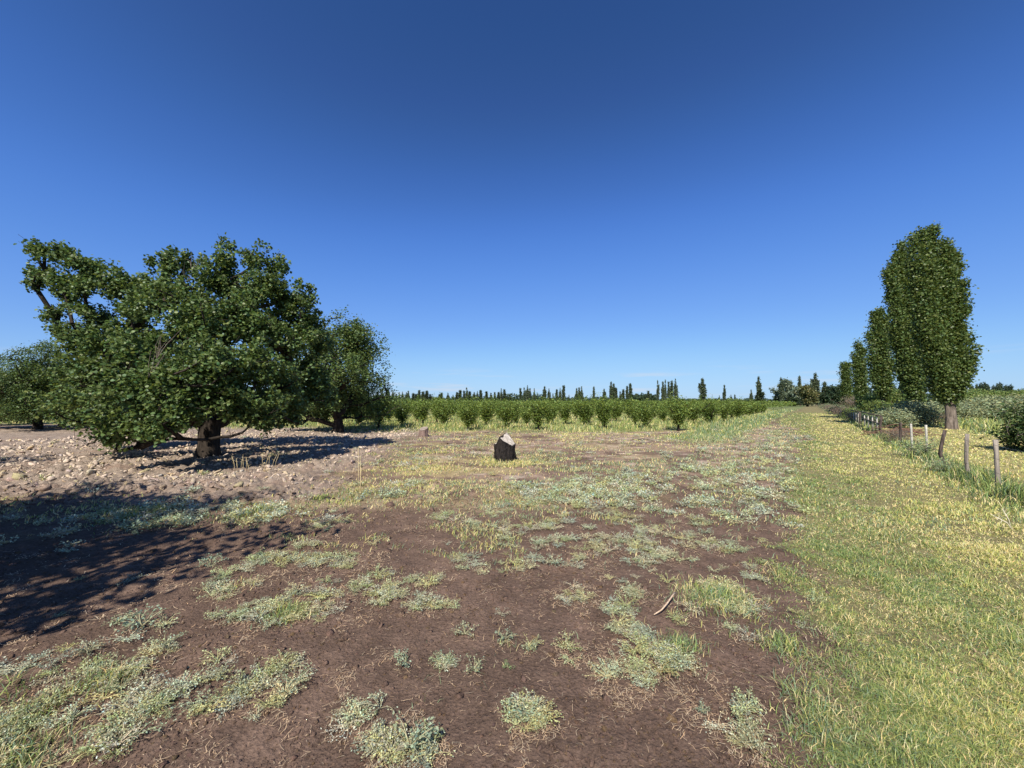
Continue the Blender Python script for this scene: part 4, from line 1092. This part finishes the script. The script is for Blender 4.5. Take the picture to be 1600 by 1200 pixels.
SH = {'grey': shrub_mesh(1, 1.2, 500, 7, .10, (.25, .285, .155), (.36, .38, .22)),
      'green': shrub_mesh(1, 1.2, 500, 7, .10, (.14, .19, .055), (.24, .29, .09)),
      'dry': shrub_mesh(1, 1.1, 420, 6, .085, (.24, .19, .14), (.36, .30, .22), .3),
      'leafy': shrub_mesh(.6, 1.0, 300, 6, .045, (.27, .34, .17), (.42, .48, .26), .6, sig=.05),
      'dark': shrub_mesh(1, 1.5, 900, 8, .085, (.060, .095, .030), (.17, .22, .09), .8, sig=.07)}
def shrub(kind, x, y, R, H, label, group, cat='shrub'):
    st, fo = SH[kind]
    b = {'leafy': (.6, 1.0), 'dark': (1, 1.5), 'dry': (1, 1.1)}.get(kind, (1, 1.2))
    t = thing('shrub', label, cat, (x, y, gz(x, y) if x + y < 70 else 0), group, RNG.uniform(0, 6.28), (R / b[0], R / b[0], H / b[1]))
    obj('stems', st, t); obj('foliage', fo, t)
# dry brush tangled along the far part of the fence
fb = [(1334, .8, .95, 'dry'), (1328, .7, 1.0, 'green'), (1320, .8, 1.05, 'dry'), (1314, .8, 1.1, 'dry'), (1309, .9, 1.1, 'dry'), (1305, .9, 1.2, 'grey'), (1301, 1, 1.1, 'dry'), (1297.5, 1, 1.2, 'dry'), (1294, 1.2, 1.1, 'dry'), (1290, 1.3, 1.2, 'grey'), (1286, 1.6, 1.2, 'dry')]
for i, (px, R, H, kd) in enumerate(fb):
    x, y = xy(u_of_px(px, 2.75), 2.75)
    shrub(kd, x, y, R, H, 'dry brush on the far fence line, %s from the picket gate' % ORD[i], 'dry brush along the far fence line')
x, y = xy(u_of_px(1432, 2.42), 2.42); shrub('leafy', x, y, .5, .72, 'pale leafy weed bush growing against the fence between two white posts', None)
x, y = xy(u_of_px(1399, 2.7), 2.7); shrub('dry', x, y, .6, .55, 'low brown dry bush at the foot of the dark crooked post', None)
x, y = xy(u_of_px(1462, 2.3), 2.3); shrub('leafy', x, y, .38, .36, 'low green weed bush at the foot of the bent dark post', None)
x, y = 17.3, 12.6; shrub('dark', x, y, 1.15, 1.45, 'dense dark glossy bush at the right edge beyond the fence', None)
# scrub behind the poplars
sc_ = [(1398, 24, 1.1, 1.1, 'grey'), (1412, 26, 1.5, 1.5, 'grey'), (1432, 29, 1.6, 1.5, 'grey'), (1450, 26, 1.2, 1.1, 'dry'), (1462, 34, 1.6, 1.6, 'grey'), (1478, 38, 1.6, 1.5, 'dry'), (1500, 30, 1.6, 1.4, 'grey'), (1517, 33, 1.9, 1.5, 'grey'), (1534, 30, 1.7, 1.4, 'grey'), (1549, 34, 2.0, 1.9, 'grey'),
       (1565, 30, 2.0, 1.8, 'grey'), (1582, 33, 2.0, 2.0, 'grey'), (1597, 30, 1.8, 1.9, 'grey'), (1612, 27, 1.8, 1.8, 'grey'), (1360, 48, 2.0, 2.2, 'green'), (1371, 42, 1.6, 1.7, 'green'), (1392, 46, 2.2, 2.9, 'green'), (1406, 50, 2.2, 2.4, 'green'), (1335, 80, 2.8, 3, 'dry')]
sc_.sort()
for i, (px, D, R, H, kd) in enumerate(sc_):
    shrub(kd, (px - 800) / FPX * D, D, R, H, '%s scrub bush, %s from the left behind the poplar row' % ({'grey': 'grey green', 'dry': 'brownish dry', 'green': 'bright green'}[kd], ORD[i]), 'scrub behind the poplar row')
hd = [(1488 + i * 9, 58 + (i % 3) * 3) for i in range(15)]
for i, (px, D) in enumerate(hd):
    shrub('green', (px - 800) / FPX * D, D, 2.4, 3.0 + .4 * math.sin(i * 1.9), 'tall green bush, %s from the left in the hedge before the distant tree line' % ORD[i], 'hedge before the distant tree line')

# ================================================================ FENCE
def fence():
    v0 = 2.62
    x0, y0 = xy(11, v0)
    t = thing('wire_fence', 'old wire fence of uneven wooden posts running along the right side of the lane', 'fence', (x0, y0, gz(x0, y0)))
    O = np.array([x0, y0, gz(x0, y0)])
    #  px, top py, radius, material, bend
    posts = [(1551, 687, .040, 'post_grey', (0, 0)), (1508, 678, .038, 'post_grey', (-.04, .02)), (1474, 672, .045, 'post_dark', (-.13, .04)), (1444, 664, .034, 'post_pale', (0, 0)),
             (1421, 662, .036, 'post_pale', (.0, 0)), (1405, 660, .05, 'post_dark', (0, .02)), (1376, 651, .06, 'post_dark', (-.07, .05)), (1342, 644, .075, 'post_dark', (0, 0)),
             (1613, 705, .04, 'post_grey', (.02, 0)), (1322, 640, .09, 'post_dark', (0, 0)), (1313, 640, .07, 'post_grey', (0, 0)), (1306, 638, .07, 'post_dark', (0, 0)), (1300, 637, .08, 'post_grey', (0, 0)), (1295, 636, .08, 'post_grey', (0, 0)), (1291, 636, .09, 'post_grey', (0, 0))]
    tops = []
    for px, py, r, m, (bx, by) in posts:
        x, y = xy(u_of_px(px, v0), v0); zt = at(px, py, y)[2]; zg = gz(x, y)
        zt = max(zt, zg + .8)
        b = np.array([x, y, 0]) - [O[0], O[1], O[2]]
        zz = np.linspace(zg - .25, zt, 7)
        path = [b + [bx * (1 - abs(f * 2 - 1.0)) * 1.2 + bx * (1 - f) * -.6, by * math.sin(f * 3), z_] for f, z_ in zip(np.linspace(0, 1, 7), zz)]
        rad = [r * .85 * (1.08 - .13 * f + .06 * math.sin(f * 9 + px)) for f in np.linspace(0, 1, 7)]
        V, Q, T = tube(path, rad, 7, True, px)
        # a sawn top: slightly tilted
        o = obj('post', mesh('post', V, [Q, T], None, M[m]), t)
        if m == 'post_pale': o['label'] = 'bleached pale post'
        elif m == 'post_dark': o['label'] = 'dark crooked post'
        tops.append((u_of_px(px, v0), zg, zt))
    tops.sort()
    us = [q[0] for q in tops]
    for lvl in (.35, .6, .84):
        parts = []
        uu = np.linspace(8.5, 60, 90)
        pts = []
        for u in uu:
            x, y = xy(u, v0 - .045); g = gz(x, y); sag = -.03 * abs(math.sin(u * 1.7))
            pts.append(np.array([x, y, g + lvl + sag]) - O)
        obj('wire', mesh('wire', *join([tube(pts, [.0025 + .00003 * i for i in range(len(pts))], 4, False)])[:1], join([tube(pts, [.003] * len(pts), 4, False)])[1], None, M['wire']), t)
    # picket gate: thin pale pickets on two rails, closing the gap between two dark posts
    xg, yg = xy(u_of_px(1358, v0), v0); zg = gz(xg, yg)
    g = thing('picket_gate', 'gate of thin pale pickets between two dark posts of the wire fence', 'gate', (xg, yg, zg)); Og = np.array([xg, yg, zg])
    for px in (1349, 1354.5, 1361, 1368):
        x, y = xy(u_of_px(px, v0 - .03), v0 - .03); zt = at(px, 649 + (px - 1349) * .15, y)[2]
        V, Q, T = tube([np.array([x, y, gz(x, y) + .05]) - Og, np.array([x + .01, y, zg + .6]) - Og, np.array([x, y, zt]) - Og], [.035, .033, .028], 4, True, .6)
        obj('picket', mesh('picket', V, [Q, T], None, M['post_pale']), g)
    for zz_ in (.62, 1.0):
        a = np.array([*xy(u_of_px(1344, v0), v0), zg + zz_]) - Og; b = np.array([*xy(u_of_px(1375, v0), v0), zg + zz_ - .05]) - Og
        V, Q, T = tube([a, (a + b) / 2 + [0, 0, -.02], b], [.035, .035, .035], 4)
        obj('rail', mesh('rail', V, [Q, T], None, M['post_dark']), g)
    xg, yg = xy(u_of_px(1335, v0), v0); zg = gz(xg, yg)
    g2 = thing('picket_gate', 'faint row of pale pickets beyond the far dark gate post, half hidden in brush', 'gate', (xg, yg, zg)); Og = np.array([xg, yg, zg])
    for px in (1329, 1332.5, 1336, 1339.5):
        x, y = xy(u_of_px(px, v0 - .03), v0 - .03); zt = at(px, 644.5, y)[2]
        V, Q, T = tube([np.array([x, y, gz(x, y) + .05]) - Og, np.array([x, y, zt]) - Og], [.035, .03], 4, True, .6)
        obj('picket', mesh('picket', V, [Q, T], None, M['post_pale']), g2)
    a = np.array([*xy(u_of_px(1328, v0), v0), zg + .95]) - Og; b = np.array([*xy(u_of_px(1341, v0), v0), zg + .95]) - Og
    V, Q, T = tube([a, b], [.035, .035], 4); obj('rail', mesh('rail', V, [Q, T], None, M['post_dark']), g2)
fence()

# a pile of red-brown dry branches behind the fence
def brush_pile():
    x, y = 18.6, 18.6; zg = gz(x, y)
    parts = []
    for i in range(60):
        a = RNG.uniform(-.5, .5) + (math.pi if i % 2 else 0); L0 = RNG.uniform(.5, 1.3)
        c_ = np.array([RNG.normal() * .55, RNG.normal() * .3, abs(RNG.normal()) * .16 + .12]); d = np.array([math.cos(a - .6), math.sin(a - .6) * .8, RNG.normal() * .18]) * L0 * .5
        parts.append(tube([c_ - d, c_ + RNG.normal(size=3) * .06, c_ + d], [.018, .013, .006], 4, False))
    V, F = join(parts); V[:, 2] = np.maximum(V[:, 2], 0)
    o = obj('brush_pile', mesh('brush_pile', V, F, None, M['rust']), None, (x, y, zg)); tag(o, 'pile of red brown dry branches lying behind the fence', 'brush pile')
brush_pile()

# ================================================================ SMALL THINGS
def stick():
    x, y = on_ground(1042, 958); zg = gz(x, y) + .02
    pts = []
    for px, py, h in ((1022, 967, .0), (1034, 962, .012), (1043, 955, .03), (1051, 946, .045), (1055, 940, .04)):
        a, b = on_ground(px, py); pts.append((a - x, b - y, h))
    V, Q, T = tube(pts, [.0035, .0055, .006, .0055, .005], 7)
    o = obj('stick', mesh('stick', V, [Q, T], None, M['stick'], smooth=True), None, (x, y, zg)); tag(o, 'bleached curved stick lying on the soil among grey weeds', 'stick')
stick()
def stalks(name, label, spots, base_px, lean=.03, col=(.62, .50, .28), heads=False):
    bx, by = on_ground(*base_px); zg = gz(bx, by)
    t = thing(name, label, 'dry stalks', (bx, by, zg))
    for (px, py_top, bpy) in spots:
        x, y = on_ground(px, bpy); zt = at(px, py_top, y)[2]; z0 = gz(x, y)
        sx_ = RNG.normal() * lean
        pts = [np.array([x - bx, y - by, z0 - zg - .02]), np.array([x - bx + sx_ * .3, y - by, (z0 - zg) + (zt - z0) * .5]), np.array([x - bx + sx_, y - by, zt - zg])]
        V, Q, T = tube(pts, [.006, .005, .003], 4)
        # short side twigs
        parts = [(V, Q, T)]
        for f in (.55, .7, .82, .92):
            b = pts[0] + (pts[2] - pts[0]) * f; d = np.array([RNG.normal() * .04, RNG.normal() * .03, .05])
            parts.append(tube([b, b + d], [.003, .0015], 3, False))
        V, F = join(parts)
        obj('stalk', mesh('stalk', V, F, np.tile(col, (len(V), 1)), M['straw']), t)
stalks('dry_stalks', 'two tall thin dry stalks standing at the right end of the tree shadow', [(560, 698, 778), (564, 712, 775), (562, 730, 779)], (561, 778), .02)
stalks('dry_stalks', 'tuft of upright dry stalks just right of the big tree trunk, the left tuft', [(367, 712, 740), (371, 716, 741), (376, 710, 738), (380, 718, 741), (385, 714, 739), (389, 720, 740)], (376, 740), .04)
stalks('dry_stalks', 'tuft of leaning dry stalks in the tree shadow, the right tuft', [(410, 708, 733), (415, 712, 734), (420, 707, 732), (425, 710, 734), (429, 709, 733)], (419, 733), .08)
stalks('dry_stalks', 'pale broken dry stalk among the weeds at the right edge', [(1585, 803, 832), (1581, 795, 830)], (1584, 831), .15, (.75, .68, .52))

# single weed plants that stand alone on the bare soil near the camera
def lone(px, py, s, label, k_=0):
    x, y = on_ground(px, py)
    V, F, cc = clump(12, 16, .013, .085, .055, ((.25, .31, .21), (.33, .36, .22), (.17, .25, .10))[k_])
    V = V * s
    o = obj('weed_plant', mesh('weed_plant', V, F, cc, M['weed']), None, (x, y, gz(x, y)))
    tag(o, label, 'weed', 'single weeds on the bare soil')
lone(825, 1122, 1.1, 'spiky grey weed alone on bare soil at the bottom centre of the field')
lone(640, 1170, 1.5, 'largest grey weed with bare pale stems at the bottom edge')
lone(635, 1032, 1.0, 'small round grey weed with a few yellow stems, left of two tiny ones')
lone(694, 1030, .7, 'tiny dark weed between the small round weed and a dry sprawling one')
lone(740, 1046, .8, 'dry sprawling grey weed with tan stems below the middle of the picture', 1)
lone(790, 995, .8, 'small blue grey weed, leftmost of the two nearest the picture centre')
lone(828, 1012, .8, 'small round weed just right of the blue grey one', 1)
lone(794, 1045, .45, 'tiny bright green seedling beside a pale leaf', 2)
lone(1098, 1112, .5, 'tiny grey weed on bare soil near the grass edge, the left one')
lone(1165, 1110, .7, 'small grey weed on bare soil near the grass edge, the right one')
lone(330, 882, 1.4, 'thin leaning weed at the edge of the deep tree shade')
lone(222, 985, 1.7, 'wide flat grey green weed left of the large patch, near the shade')
print('scene built')
